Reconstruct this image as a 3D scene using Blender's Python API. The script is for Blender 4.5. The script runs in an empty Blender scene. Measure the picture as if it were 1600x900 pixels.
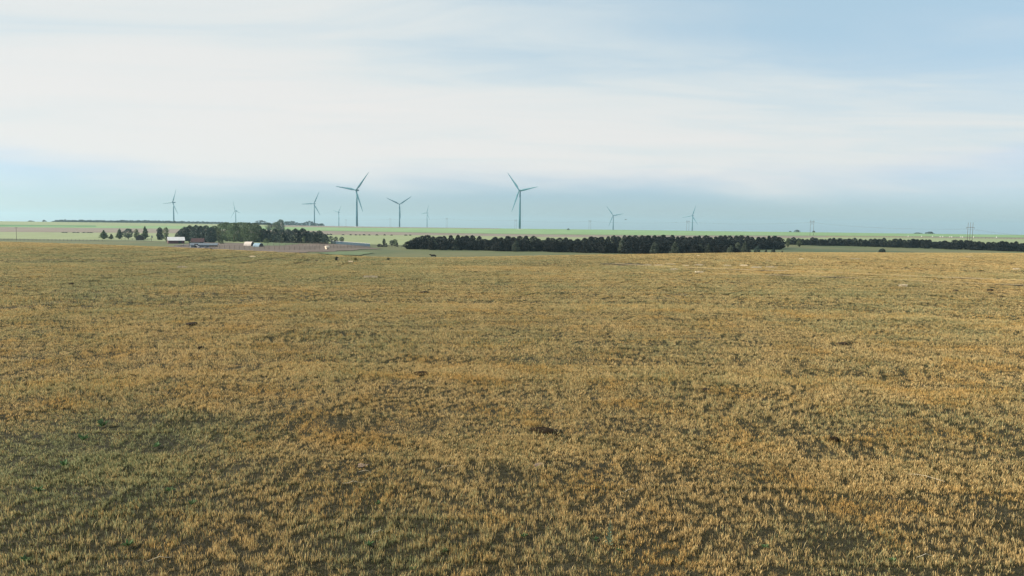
import bpy, bmesh, math, random
import numpy as np
from mathutils import Vector, Matrix, Euler

random.seed(7); rng = np.random.default_rng(11)
R = math.radians
sc = bpy.context.scene
COL = sc.collection

# ------------------------------------------------------------------ camera
F = 1142.0                      # focal length in photograph pixels (1600 wide)
EYE = 2.4                       # camera height above the grass
PITCH = math.atan((450 - 354.8) / F)
ROLL = R(0.60)
cam = bpy.data.cameras.new('camera'); cam_o = bpy.data.objects.new('camera', cam); COL.objects.link(cam_o)
cam.sensor_width = 36.0; cam.lens = 36.0 * F / 1600.0
cam.clip_start = 0.1; cam.clip_end = 60000
CAMR = Matrix.Rotation(math.pi / 2 - PITCH, 3, 'X') @ Matrix.Rotation(ROLL, 3, 'Z')
cam_o.matrix_world = CAMR.to_4x4()          # camera sits at the origin
sc.camera = cam_o
sc.render.resolution_x, sc.render.resolution_y = 1024, 576

# ------------------------------------------------------------------ light
SUN_AZ, SUN_EL = R(-92), R(31)              # left of the view and ahead of it
SDIR = Vector((math.sin(SUN_AZ) * math.cos(SUN_EL), math.cos(SUN_AZ) * math.cos(SUN_EL), math.sin(SUN_EL)))
sun = bpy.data.lights.new('sun', 'SUN'); sun.energy = 5.0; sun.angle = R(0.9); sun.color = (1.0, 0.90, 0.74)
sun_o = bpy.data.objects.new('sun', sun); COL.objects.link(sun_o)
sun_o.rotation_euler = (-SDIR).to_track_quat('-Z', 'Y').to_euler()

world = bpy.data.worlds.new('World'); sc.world = world; world.use_nodes = True
nt = world.node_tree; nt.nodes.clear()
def N(t, typ, **kw):
    n = t.nodes.new(typ)
    for k, v in kw.items(): setattr(n, k, v)
    return n
def mth(t, op, a, b=None, c=None, clamp=False):
    n = N(t, 'ShaderNodeMath', operation=op, use_clamp=clamp)
    for i, v in enumerate((a, b, c)):
        if v is None: continue
        if isinstance(v, (int, float)): n.inputs[i].default_value = v
        else: t.links.new(v, n.inputs[i])
    return n.outputs[0]
def rmp(t, v, a, b, lo=0.0, hi=1.0, smooth=True):
    n = N(t, 'ShaderNodeMapRange', interpolation_type='SMOOTHSTEP' if smooth else 'LINEAR')
    t.links.new(v, n.inputs[0])
    for i, q in enumerate((a, b, lo, hi)): n.inputs[i + 1].default_value = q
    return n.outputs[0]
def mixc(t, f, a, b, mode='MIX'):
    n = N(t, 'ShaderNodeMix', data_type='RGBA', blend_type=mode)
    for s, v in ((n.inputs[0], f), (n.inputs[6], a), (n.inputs[7], b)):
        if isinstance(v, (int, float)): s.default_value = v
        elif isinstance(v, tuple): s.default_value = (*v[:3], 1)
        else: t.links.new(v, s)
    return n.outputs[2]
def noise(t, vec, scale, detail=4, rough=.55, dist=0.0):
    n = N(t, 'ShaderNodeTexNoise'); n.inputs['Scale'].default_value = scale
    n.inputs['Detail'].default_value = detail; n.inputs['Roughness'].default_value = rough
    n.inputs['Distortion'].default_value = dist
    if vec is not None: t.links.new(vec, n.inputs['Vector'])
    return n.outputs[0]
def vmul(t, v, s):
    n = N(t, 'ShaderNodeVectorMath', operation='MULTIPLY'); t.links.new(v, n.inputs[0]); n.inputs[1].default_value = s
    return n.outputs[0]

SKYS = 0.062
sky = N(nt, 'ShaderNodeTexSky', sky_type='NISHITA', sun_disc=False)
sky.sun_elevation = SUN_EL; sky.sun_rotation = SUN_AZ; sky.altitude = 0; sky.air_density = 1.0
sky.dust_density = 0.6; sky.ozone_density = 0.2
tc = N(nt, 'ShaderNodeTexCoord'); D = tc.outputs['Generated']
sep = N(nt, 'ShaderNodeSeparateXYZ'); nt.links.new(D, sep.inputs[0])
zz = sep.outputs[2]
# a high thin sheet of cloud whose far edge ends a few degrees above the horizon
den = mth(nt, 'ADD', mth(nt, 'MAXIMUM', zz, 0.0), 0.06)
pl = N(nt, 'ShaderNodeCombineXYZ')
nt.links.new(mth(nt, 'DIVIDE', sep.outputs[0], den), pl.inputs[0]); nt.links.new(mth(nt, 'DIVIDE', sep.outputs[1], den), pl.inputs[1])
big = noise(nt, vmul(nt, pl.outputs[0], (0.16, 0.34, 1)), 1.0, 3, .5, .4)
fine = noise(nt, vmul(nt, pl.outputs[0], (0.5, 1.5, 1)), 1.0, 6, .6, .8)
edge_n = noise(nt, vmul(nt, D, (2.2, 2.2, 13.0)), 1.0, 4, .55, .3)
edge = rmp(nt, mth(nt, 'ADD', zz, mth(nt, 'MULTIPLY', mth(nt, 'SUBTRACT', edge_n, .5), .12)), 0.022, 0.092)
dot = N(nt, 'ShaderNodeVectorMath', operation='DOT_PRODUCT'); nt.links.new(D, dot.inputs[0]); dot.inputs[1].default_value = SDIR
glow = rmp(nt, dot.outputs['Value'], -0.35, 0.60)
thin = mth(nt, 'MULTIPLY', rmp(nt, zz, 0.06, 0.26, 0.0, .85), rmp(nt, glow, 0.0, 0.8, 1.0, 0.40, False))
cov = mth(nt, 'ADD', mth(nt, 'MULTIPLY', mth(nt, 'SUBTRACT', big, .5), 1.4), mth(nt, 'MULTIPLY', mth(nt, 'SUBTRACT', fine, .5), .85))
cov = mth(nt, 'ADD', cov, mth(nt, 'ADD', mth(nt, 'MULTIPLY', glow, .15), .87))
cov = mth(nt, 'SUBTRACT', cov, thin, clamp=True)
cov = rmp(nt, cov, -.1, 1.0)
mask = mth(nt, 'MULTIPLY', mth(nt, 'MULTIPLY', rmp(nt, cov, 0.0, .8, .72, 1.0), edge), .97)
k = 1.0 / SKYS
CLOUD = (0.535 * k, 0.521 * k, 0.502 * k)
skyc = mixc(nt, 1.0, sky.outputs[0], (0.80, 1.02, 1.50), 'MULTIPLY')
VEIL = (0.33 * k, 0.45 * k, 0.485 * k)            # where the sheet is thin the blue shows through it
wcol = mixc(nt, mask, skyc, mixc(nt, cov, VEIL, CLOUD))
bg = N(nt, 'ShaderNodeBackground'); bg.inputs[1].default_value = SKYS
nt.links.new(wcol, bg.inputs[0]); wo = N(nt, 'ShaderNodeOutputWorld'); nt.links.new(bg.outputs[0], wo.inputs[0])

sc.view_settings.view_transform = 'Standard'; sc.view_settings.look = 'None'
sc.view_settings.gamma = 1.0; sc.view_settings.use_curve_mapping = False; sc.view_settings.exposure = 0.7
sc.render.engine = 'CYCLES'
sc.cycles.max_bounces = 6; sc.cycles.diffuse_bounces = 3; sc.cycles.transmission_bounces = 3; sc.cycles.volume_bounces = 0
sc.cycles.transparent_max_bounces = 6

# ------------------------------------------------------------------ pixels, terrain
CR = np.array(CAMR)
def ray(px, py):
    v = CR @ np.array([(px - 800) / F, -(py - 450) / F, -1.0])
    return v
def azt(px, py):
    """azimuth and tangent of the depression of a photograph pixel"""
    v = ray(px, py); h = math.hypot(v[0], v[1]); return math.atan2(v[0], v[1]), -v[2] / h
CREST = [(-400, 372), (0, 378), (100, 381), (200, 384.5), (330, 390), (450, 396), (540, 401), (620, 403.5), (680, 403.5), (760, 402.3),
         (900, 399.5), (1030, 397.5), (1180, 395.2), (1260, 395), (1600, 396), (2000, 398)]
SKYL = [(-400, 341), (0, 345.8), (330, 350.0), (440, 352), (560, 354.2), (700, 356), (813, 357.6), (957, 359.2), (1085, 361), (1260, 363),
        (1450, 365.5), (1600, 367.2), (2000, 371)]
def table(pts):
    xs = np.linspace(pts[0][0], pts[-1][0], 400); ys = np.interp(xs, *zip(*pts))
    ker = np.ones(15) / 15; ys = np.convolve(np.pad(ys, 7, 'edge'), ker, 'valid')
    a = np.array([azt(x, y) for x, y in zip(xs, ys)]); return a[:, 0], a[:, 1]
CA, CT = table(CREST); SA, ST = table(SKYL)
RIDGE, FLOOR_D, FLOOR = 1600.0, 560.0, -12.3
def vnoise(x, y, s):
    x = np.asarray(x, float); y = np.asarray(y, float); o = 0
    for i in range(5):
        a = s * 1.7 + i * 2.39; f = 0.7 + 0.37 * i
        o = o + np.sin((x * math.cos(a) + y * math.sin(a)) * f + s * 3.1 + i * 1.3) * np.cos((y * math.cos(a * 1.3) - x * math.sin(a * 1.3)) * f * .8 + i)
    return o / 3.0
def height(x, y):
    x = np.asarray(x, float); y = np.asarray(y, float)
    d = np.hypot(x, y); az = np.arctan2(x, y)
    t = np.interp(az, CA, CT); s = np.interp(az, SA, ST)
    near = -EYE - t * t / (4 * EYE) * d * d
    zr = -s * RIDGE
    far = np.where(d < FLOOR_D, FLOOR, FLOOR + (zr - FLOOR) * np.clip((d - FLOOR_D) / (RIDGE - FLOOR_D), 0, 1))
    beyond = -s * d - 2.0 * np.clip((d - RIDGE) / 300, 0, 1) - np.clip(d - 4500, 0, None) * .0015
    far = np.where(d > RIDGE, beyond, far)
    far = far + 0.25 * vnoise(x / 60, y / 60, 2.0) * np.clip((d - 200) / 200, 0, 1) * np.clip((1500 - d) / 300, 0, 1)
    k = 1.2; h = np.clip(.5 + .5 * (near - far) / k, 0, 1)
    z = far * (1 - h) + near * h + k * h * (1 - h)
    z = np.where(near < far - 30, far, z)
    bump = 0.005 * vnoise(x / .55, y / .55, 1.0) + 0.02 * vnoise(x / 2.3, y / 2.3, 5.0)
    return z + bump * np.clip((90 - d) / 60, 0, 1)
def hz(x, y): return float(height(x, y))
def near_hit(px, py):
    v = ray(px, py); h = math.hypot(v[0], v[1]); v = v / h
    ds = np.geomspace(2, 400, 4000)
    zg = height(v[0] * ds, v[1] * ds) - v[2] * ds
    i = np.argmax(zg > 0); d = ds[i] if zg[i] > 0 else 160.0
    return Vector((v[0] * d, v[1] * d, hz(v[0] * d, v[1] * d)))
def far_hit(px, py, dmin=255.0, dmax=1598.0):
    v = ray(px, py); h = math.hypot(v[0], v[1]); v = v / h
    ds = np.linspace(dmin, dmax, 1400)
    zg = height(v[0] * ds, v[1] * ds) - v[2] * ds
    i = np.argmax(zg > 0); d = ds[i] if zg[i] > 0 else dmax
    return Vector((v[0] * d, v[1] * d, hz(v[0] * d, v[1] * d)))
def at(px, py, d):
    v = ray(px, py); h = math.hypot(v[0], v[1]); return Vector(v / h * d)
def on(px, py, d):
    p = at(px, py, d); return Vector((p.x, p.y, hz(p.x, p.y)))

# ------------------------------------------------------------------ materials
def new_mat(name):
    m = bpy.data.materials.new(name); m.use_nodes = True; t = m.node_tree
    b = t.nodes['Principled BSDF']; b.inputs['Roughness'].default_value = .85
    b.inputs['Specular IOR Level'].default_value = .25
    return m, t, b
def pos(t): return N(t, 'ShaderNodeNewGeometry').outputs['Position']
def obj_co(t): return N(t, 'ShaderNodeTexCoord').outputs['Object']
def two_tone(name, c1, c2, scale, vec='obj', detail=5, rough=.85, bump=0, stretch=None, c3=None, scale3=.01, spec=.25, lo=.35, hi=.65):
    m, t, b = new_mat(name); p = pos(t) if vec == 'pos' else obj_co(t)
    if stretch: p = vmul(t, p, stretch)
    n = noise(t, p, scale, detail)
    c = mixc(t, rmp(t, n, lo, hi), c1, c2)
    if c3: c = mixc(t, rmp(t, noise(t, p, scale3, 3), .45, .68), c, c3)
    t.links.new(c, b.inputs['Base Color']); b.inputs['Roughness'].default_value = rough
    b.inputs['Specular IOR Level'].default_value = spec
    if bump:
        bn = N(t, 'ShaderNodeBump'); bn.inputs['Strength'].default_value = bump; bn.inputs['Distance'].default_value = .05
        t.links.new(noise(t, p, scale * 3, 6), bn.inputs['Height']); t.links.new(bn.outputs[0], b.inputs['Normal'])
    return m
M = {}
M['soil'] = two_tone('pasture_soil', (.020, .0185, .010), (.042, .037, .019), 14, 'pos', 8, bump=.8)
M['meadow'] = two_tone('meadow_grass', (0.076, 0.093, 0.037), (0.102, 0.104, 0.044), .035, 'pos', 7, c3=(0.054, 0.076, 0.033), scale3=.02, stretch=(1, .35, 1))
M['crop_pale'] = two_tone('pale_crop', (0.176, 0.210, 0.104), (0.199, 0.233, 0.120), .05, 'pos', 6, stretch=(1, .4, 1))
M['crop_green'] = two_tone('green_crop', (0.134, 0.230, 0.094), (0.162, 0.255, 0.116), .03, 'pos', 6, stretch=(1, .3, 1))
M['stubble'] = two_tone('mauve_stubble', (0.160, 0.131, 0.106), (0.186, 0.160, 0.129), .06, 'pos', 6, stretch=(1, .3, 1))
M['rust_field'] = two_tone('rust_stubble', (0.214, 0.143, 0.093), (0.193, 0.154, 0.118), .03, 'pos', 6, stretch=(1, .3, 1))
M['margin'] = two_tone('dark_margin', (.07, .085, .05), (.12, .13, .075), .2, 'pos', 6)
M['dark_crop'] = two_tone('dark_green_crop', (.05, .15, .06), (.07, .18, .075), .1, 'pos', 5)
M['dirt'] = two_tone('yard_dirt', (0.114, 0.088, 0.072), (0.090, 0.069, 0.057), .12, 'pos', 7, c3=(0.092, 0.076, 0.063), scale3=.05, stretch=(1, .45, 1))
M['lawn'] = two_tone('lawn_green', (0.071, 0.109, 0.048), (0.094, 0.131, 0.062), .2, 'pos', 5)
M['track'] = two_tone('worn_track', (0.324, 0.252, 0.126), (0.270, 0.207, 0.104), .5, 'pos', 6)

def leaf_mat(name, dark, light, trans=.25):
    m, t, b = new_mat(name)
    at_ = N(t, 'ShaderNodeAttribute', attribute_name='tone')
    info = N(t, 'ShaderNodeObjectInfo')
    c = mixc(t, at_.outputs['Fac'], dark, light)
    hs = N(t, 'ShaderNodeHueSaturation'); t.links.new(c, hs.inputs['Color'])
    t.links.new(rmp(t, info.outputs['Random'], 0, 1, .65, 1.4, False), hs.inputs['Value'])
    t.links.new(hs.outputs[0], b.inputs['Base Color']); b.inputs['Roughness'].default_value = .7
    tr = N(t, 'ShaderNodeBsdfTranslucent'); t.links.new(hs.outputs[0], tr.inputs[0])
    mx = N(t, 'ShaderNodeMixShader'); mx.inputs[0].default_value = trans
    t.links.new(b.outputs[0], mx.inputs[1]); t.links.new(tr.outputs[0], mx.inputs[2])
    t.links.new(mx.outputs[0], t.nodes['Material Output'].inputs[0])
    return m
M['leaf_dark'] = leaf_mat('juniper_needles', (.016, .031, .029), (.036, .058, .046), .12)
M['leaf_belt'] = leaf_mat('belt_needles', (.005, .0075, .0075), (.013, .0175, .015), .06)
M['leaf_mid'] = leaf_mat('broad_leaves', (.055, .090, .048), (.12, .165, .080), .3)
M['leaf_pale'] = leaf_mat('pale_leaves', (.09, .125, .06), (.16, .19, .09), .3)
M['leaf_olive'] = leaf_mat('olive_leaves', (.040, .056, .040), (.10, .118, .082), .2)
M['leaf_sage'] = leaf_mat('sage_leaves', (.10, .14, .09), (.20, .26, .17), .3)
M['bark'] = two_tone('bark', (.07, .055, .042), (.12, .10, .08), 6, detail=6, bump=.5)
M['wood'] = two_tone('grey_wood', (.13, .11, .09), (.20, .175, .15), 8, detail=6)
M['wood_dark'] = two_tone('creosote_pole', (.085, .075, .07), (.12, .11, .10), 5, detail=6)
M['turbine'] = two_tone('turbine_backlit_teal', (.034, .145, .20), (.044, .165, .225), .15, rough=.45, spec=.4)  # white towers against the light: their backlit shade is put into this teal
M['concrete'] = two_tone('concrete', (.36, .36, .35), (.44, .43, .41), 1.5)
M['roof_white'] = two_tone('white_metal_roof', (0.629, 0.620, 0.629), (0.714, 0.697, 0.697), .7, rough=.4, spec=.5)
M['wall_maroon'] = two_tone('maroon_siding', (.10, .035, .055), (.13, .05, .07), 2, rough=.7)
M['roof_red'] = two_tone('dull_red_roof', (0.048, 0.023, 0.028), (0.065, 0.033, 0.035), 1.3)
M['steel_blue'] = two_tone('blue_painted_steel', (0.020, 0.053, 0.095), (0.026, 0.064, 0.113), 1.2, rough=.5)
M['steel_grey'] = two_tone('grey_blue_metal', (0.105, 0.135, 0.173), (0.150, 0.180, 0.210), 1.0, rough=.5)
M['roof_tan'] = two_tone('pale_tan_roof', (0.525, 0.450, 0.398), (0.600, 0.540, 0.495), 1.4, rough=.5)
M['hut_blue'] = two_tone('pale_blue_metal', (.17, .27, .36), (.24, .35, .44), .9, rough=.5)
M['dark_in'] = two_tone('dark_opening', (.03, .03, .033), (.045, .042, .042), 2)
M['house_wall'] = two_tone('weathered_wall', (.22, .20, .19), (.30, .27, .25), 2)
M['glass'] = two_tone('window_glass', (.05, .07, .09), (.07, .09, .11), 3, rough=.1, spec=.6)
M['rubble'] = two_tone('rubble', (0.140, 0.126, 0.126), (0.231, 0.210, 0.210), 2.5, bump=.4)
M['white'] = two_tone('white_paint', (.72, .72, .70), (.82, .82, .80), 3, rough=.5)
M['hay'] = two_tone('pale_hay', (.55, .46, .36), (.68, .58, .48), 4, bump=.5)
M['dung'] = two_tone('dry_dung', (.032, .026, .020), (.065, .052, .040), 18, detail=8, bump=.8, spec=.05)
M['mound'] = two_tone('dark_earth_and_shade', (.020, .014, .008), (.042, .030, .018), 14, detail=8, bump=.8, spec=.05)
M['stone'] = two_tone('pale_stone', (.15, .115, .09), (.25, .20, .165), 12, detail=8, bump=.6, spec=.05)
M['hide'] = two_tone('black_hide', (.016, .014, .014), (.028, .024, .022), 3)
M['wire'] = two_tone('cable', (.08, .09, .10), (.10, .11, .12), 1)
M['stick'] = two_tone('bleached_straw', (.50, .43, .31), (.62, .55, .42), 20)

# ------------------------------------------------------------------ scene helpers
def mesh_of(name, verts, faces, mat=None, smooth=False):
    me = bpy.data.meshes.new(name); me.from_pydata([tuple(v) for v in verts], [], [tuple(f) for f in faces])
    if mat: me.materials.append(mat)
    if smooth: me.polygons.foreach_set('use_smooth', [True] * len(me.polygons))
    me.update(); return me
def add(name, me, parent=None, loc=(0, 0, 0), rot=(0, 0, 0), scale=(1, 1, 1)):
    o = bpy.data.objects.new(name, me); COL.objects.link(o); o.location = loc; o.rotation_euler = rot; o.scale = scale
    if parent: o.parent = parent
    return o
def tag(o, label, cat, group=None):
    o['label'] = label; o['category'] = cat
    if group: o['group'] = group
    return o
def thing(name, label, cat, loc, rotz=0, group=None, scale=(1, 1, 1)):
    o = add(name, None, None, loc, (0, 0, rotz), scale); o.empty_display_size = .2
    return tag(o, label, cat, group)
def box(cx, cy, cz, sx, sy, sz):
    v = [(cx + a * sx / 2, cy + b * sy / 2, cz + c * sz / 2) for a in (-1, 1) for b in (-1, 1) for c in (-1, 1)]
    f = [(0, 1, 3, 2), (4, 6, 7, 5), (0, 4, 5, 1), (2, 3, 7, 6), (0, 2, 6, 4), (1, 5, 7, 3)]
    return v, f
def merge(*parts):
    V, Fc = [], []
    for v, f in parts:
        n = len(V); V += list(v); Fc += [tuple(i + n for i in q) for q in f]
    return V, Fc
def tube(pts, rads, seg=8, cap=True):
    V, Fc = [], []; n = len(pts)
    for i, (p, r) in enumerate(zip(pts, rads)):
        p = Vector(p); d = (Vector(pts[min(i + 1, n - 1)]) - Vector(pts[max(i - 1, 0)])).normalized()
        a = d.orthogonal().normalized() if abs(d.z) < .95 else Vector((1, 0, 0)); a = (a - d * a.dot(d)).normalized(); b = d.cross(a)
        for s in range(seg):
            q = 2 * math.pi * s / seg; V.append(p + (a * math.cos(q) + b * math.sin(q)) * r)
    for i in range(n - 1):
        for s in range(seg):
            s2 = (s + 1) % seg; Fc.append((i * seg + s, i * seg + s2, (i + 1) * seg + s2, (i + 1) * seg + s))
    if cap: Fc.append(tuple(range(seg))[::-1]); Fc.append(tuple((n - 1) * seg + s for s in range(seg)))
    return V, Fc
def struct(name, me):
    o = add(name, me); o['kind'] = 'structure'; return o

# ------------------------------------------------------------------ ground and fields
def sheet(name, az, rows, mat, lift):
    """rows: array (n_rows, n_cols) of distances"""
    nr, nc = rows.shape; X = np.sin(az) * rows; Y = np.cos(az) * rows; Z = height(X, Y) + lift
    V = np.stack([X, Y, Z], -1).reshape(-1, 3)
    i = np.arange(nr - 1)[:, None] * nc + np.arange(nc - 1)[None, :]
    Fc = np.stack([i, i + 1, i + nc + 1, i + nc], -1).reshape(-1, 4)
    me = bpy.data.meshes.new(name); me.vertices.add(len(V)); me.vertices.foreach_set('co', V.ravel())
    me.loops.add(Fc.size); me.loops.foreach_set('vertex_index', Fc.ravel().astype(np.int32))
    me.polygons.add(len(Fc)); me.polygons.foreach_set('loop_start', np.arange(0, Fc.size, 4, dtype=np.int32))
    me.polygons.foreach_set('use_smooth', np.ones(len(Fc), bool))
    me.materials.append(mat); me.update(calc_edges=True); me.validate()
    return struct(name, me)
azg = np.concatenate([np.linspace(-math.pi, R(-46), 60)[:-1], np.linspace(R(-46), R(46), 420), np.linspace(R(46), math.pi, 60)[1:]])
dg = np.concatenate([[0.02], np.geomspace(.6, 200, 230), np.geomspace(206, 1800, 150), np.geomspace(1850, 11000, 40)])
sheet('ground', azg[None, :], np.repeat(dg[:, None], len(azg), 1), M['soil'], 0)

XC = np.arange(-260, 1861, 10.0)
def edge_line(pts):
    ys = np.interp(XC, *zip(*pts)); out = []
    for x, y in zip(XC, ys):
        p = far_hit(x, y); out.append((math.atan2(p.x, p.y), math.hypot(p.x, p.y)))
    a = np.array(out); return a[:, 0], a[:, 1]
def band(name, lower, upper, mat, lift, n=14, x0=-260, x1=1860):
    a0, d0 = edge_line(lower) if isinstance(lower, list) else lower
    a1, d1 = edge_line(upper) if isinstance(upper, list) else upper
    d1 = np.maximum(d1, d0 + .5)
    keep = (XC >= x0) & (XC <= x1); a0, d0, a1, d1 = a0[keep], d0[keep], a1[keep], d1[keep]
    f = np.linspace(0, 1, n)[:, None]
    return sheet(name, a0 * (1 - f) + a1 * f, d0 * (1 - f) + d1 * f, mat, lift)
# photograph rows of the field boundaries, as (x, y)
L1 = [(-260, 372), (0, 373.6), (100, 375.2), (200, 376), (300, 379), (420, 381), (560, 382), (640, 384), (760, 385), (1240, 380), (1600, 382), (1860, 384)]   # meadow | pale crop
L2 = [(-260, 361), (0, 362.6), (200, 364), (420, 366), (560, 367.3), (700, 368), (800, 370), (1000, 371.5), (1240, 372), (1320, 370), (1450, 371.5), (1600, 373.5), (1860, 376)]  # pale crop | stubble
L3 = [(-260, 353.5), (0, 355), (200, 357), (420, 359.5), (560, 361.8), (700, 364.5), (820, 366.2), (1000, 367.8), (1260, 368.6), (1450, 369.8), (1600, 371.8), (1860, 374)]  # stubble | green crop
L4 = [(-260, 350.6), (0, 352.2), (155, 353.2), (330, 353.6), (560, 356), (700, 357.0), (820, 358.2), (957, 359.8), (1260, 363.6), (1600, 367.8), (1860, 370)]   # green crop | ridge strip
dc = np.array([azt(x, y) for x, y in zip(XC, np.interp(XC, *zip(*CREST)))])
e0 = (dc[:, 0], 2 * EYE / np.interp(dc[:, 0], CA, CT) * 1.22)
E1, E2, E3, E4 = edge_line(L1), edge_line(L2), edge_line(L3), edge_line(L4)
eR = (E4[0], np.full(len(XC), RIDGE + 60))
def off(e, k): return (e[0], e[1] + k)
band('meadow', e0, off(E1, 3), M['meadow'], .06, 60)
band('pale_crop_field', E1, off(E2, 3), M['crop_pale'], .12, 40)
band('stubble_field', E2, off(E3, 3), M['stubble'], .18, 40)
band('green_crop_field', E3, off(E4, 3), M['crop_green'], .24, 40)
band('ridge_field', E4, eR, M['crop_pale'], .30, 30, x1=420)
band('ridge_field', E4, eR, M['stubble'], .30, 30, x0=420, x1=780)
band('ridge_field', E4, eR, M['crop_green'], .30, 30, x0=780)
band('field_margin', off(E1, -9), off(E1, 5), M['margin'], .20, 6, x1=260)
band('field_margin', off(E1, -5), off(E1, 2), M['margin'], .20, 6, x0=580)
band('field_margin', off(E3, -8), off(E3, 10), M['margin'], .32, 6, x0=500)
band('dark_crop_strip', off(E4, -60), off(E4, 25), M['dark_crop'], .38, 6, x1=150)
band('rust_field', off(E2, 6), off(E3, -8), M['rust_field'], .30, 20, x0=1290, x1=1450)

def patch(name, ring, mat, lift):
    """ground patch whose outline is given in photograph pixels of the valley floor"""
    P = [far_hit(*p) for p in ring]; c = sum(P, Vector()) / len(P)
    pts = []
    for i in range(len(P)):
        a, b = P[i], P[(i + 1) % len(P)]
        for q in range(6):
            p = a.lerp(b, q / 6); w = 1 + .05 * math.sin(i * 5 + q * 2.3); pts.append(c + (p - c) * w)
    V = []; n = len(pts); K = 8
    for j in range(K + 1):
        for p in pts:
            q = c.lerp(p, j / K); V.append((q.x, q.y, hz(q.x, q.y) + lift))
    Fc = [(j * n + i, j * n + (i + 1) % n, (j + 1) * n + (i + 1) % n, (j + 1) * n + i) for j in range(1, K) for i in range(n)]
    Fc.append(tuple(n + i for i in range(n)))
    return struct(name, mesh_of(name, V, Fc, mat))
patch('farm_yard', [(255, 387), (330, 396), (450, 396), (520, 393.5), (590, 389), (560, 383.5), (500, 381), (440, 381.5), (330, 379), (300, 380)], M['dirt'], .25)
patch('lawn', [(408, 384.5), (440, 384.5), (470, 381.5), (520, 381), (500, 378.5), (410, 378.5)], M['lawn'], .33)
patch('lawn', [(495, 396.5), (520, 394.5), (560, 394), (585, 396), (560, 400), (520, 399)], M['lawn'], .33)

# worn two-track path across the pasture
def ribbon(name, pix, w, mat, lift):
    P = [near_hit(*p) for p in pix]; V = []
    pts = []
    for a, b in zip(P, P[1:]):
        for q in range(12): pts.append(a.lerp(b, q / 12))
    pts.append(P[-1])
    for i, p in enumerate(pts):
        d = (pts[min(i + 1, len(pts) - 1)] - pts[max(i - 1, 0)]); nrm = Vector((-d.y, d.x, 0)).normalized()
        for s in (-1, 0, 1):
            q = p + nrm * s * w / 2 * (1 + .25 * math.sin(i * 1.3)); V.append((q.x, q.y, hz(q.x, q.y) + lift))
    Fc = [(3 * i + j, 3 * i + j + 1, 3 * i + j + 4, 3 * i + j + 3) for i in range(len(pts) - 1) for j in (0, 1)]
    struct(name, mesh_of(name, V, Fc, mat)); return pts
TRK = ribbon('path', [(960, 412.5), (1060, 418), (1150, 421.5), (1300, 426.5), (1450, 433), (1600, 438.5), (1750, 444)], .8, M['track'], .03)
TRK += ribbon('path', [(1120, 428), (1300, 433), (1450, 440), (1600, 446), (1750, 452)], .45, M['track'], .03)

# ------------------------------------------------------------------ haze
hb = box(0, 0, 0, 24400, 24400, 1)
zlo = float(height(np.sin(azg) * 11000, np.cos(azg) * 11000).min()) - 3
hv = [(x, y, 150.0 if z > 0 else min(zlo, -40)) for x, y, z in hb[0]]
hm = bpy.data.materials.new('haze'); hm.use_nodes = True; ht = hm.node_tree; ht.nodes.clear()
pv = N(ht, 'ShaderNodeVolumePrincipled'); pv.inputs['Color'].default_value = (.55, .84, 1.0, 1)
pv.inputs['Density'].default_value = 0.9e-4; pv.inputs['Anisotropy'].default_value = .25
ho = N(ht, 'ShaderNodeOutputMaterial'); ht.links.new(pv.outputs[0], ho.inputs['Volume'])
haze = add('haze', mesh_of('haze', hv, hb[1], hm)); haze['kind'] = 'stuff'

# ------------------------------------------------------------------ wind turbines
HUB, BL = 78.0, 47.0
def blade_mesh():
    V, Fc = [], []; st = [(0.0, .95, .95), (.04, 1.0, .95), (.12, 1.7, .75), (.22, 2.15, .55), (.45, 1.6, .34), (.7, 1.05, .2), (.9, .62, .11), (.985, .30, .06), (1, .1, .03)]
    S = 10
    for s, c, th in st:
        tw = R(16) * (1 - s) ** 2
        for q in range(S):
            a = 2 * math.pi * q / S; x = math.cos(a) * c + (c - .95) * .45 * (1 if c > .95 else 0); y = math.sin(a) * th
            V.append((x * math.cos(tw) - y * math.sin(tw), x * math.sin(tw) + y * math.cos(tw) - 1.6 * s * s * .6, 1.2 + s * (BL - 1.2)))
    for i in range(len(st) - 1):
        for q in range(S):
            q2 = (q + 1) % S; Fc.append((i * S + q, i * S + q2, (i + 1) * S + q2, (i + 1) * S + q))
    Fc.append(tuple(range(S))[::-1]); Fc.append(tuple((len(st) - 1) * S + q for q in range(S)))
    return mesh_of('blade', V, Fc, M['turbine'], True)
me_blade = blade_mesh()
me_nac = None
def nacelle_mesh():
    bm = bmesh.new(); v, f = box(0, 3.1, .2, 3.6, 9.6, 3.7)
    vs = [bm.verts.new(p) for p in v]; [bm.faces.new([vs[i] for i in q]) for q in f]
    for w in bm.verts:
        if w.co.y > 5: w.co.z = .2 + (w.co.z - .2) * .72; w.co.x *= .85
    bmesh.ops.bevel(bm, geom=list(bm.edges), offset=.55, segments=2, affect='EDGES')
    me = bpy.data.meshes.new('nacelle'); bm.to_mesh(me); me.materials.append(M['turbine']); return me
me_nac = nacelle_mesh()
v, f = tube([(0, 0, 0), (0, -1.0, 0), (0, -2.0, 0), (0, -2.9, 0), (0, -3.3, 0)], [1.75, 1.8, 1.55, .95, .2], 16)
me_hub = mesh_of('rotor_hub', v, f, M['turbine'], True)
me_found = mesh_of('foundation', *tube([(0, 0, -.6), (0, 0, .35), (0, 0, .8)], [7.5, 7.0, 3.4], 20), M['concrete'])
v, f = box(0, -2.2, 2.2, 1.1, .18, 2.3); me_tdoor = mesh_of('door', v, f, M['steel_grey'])
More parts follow.
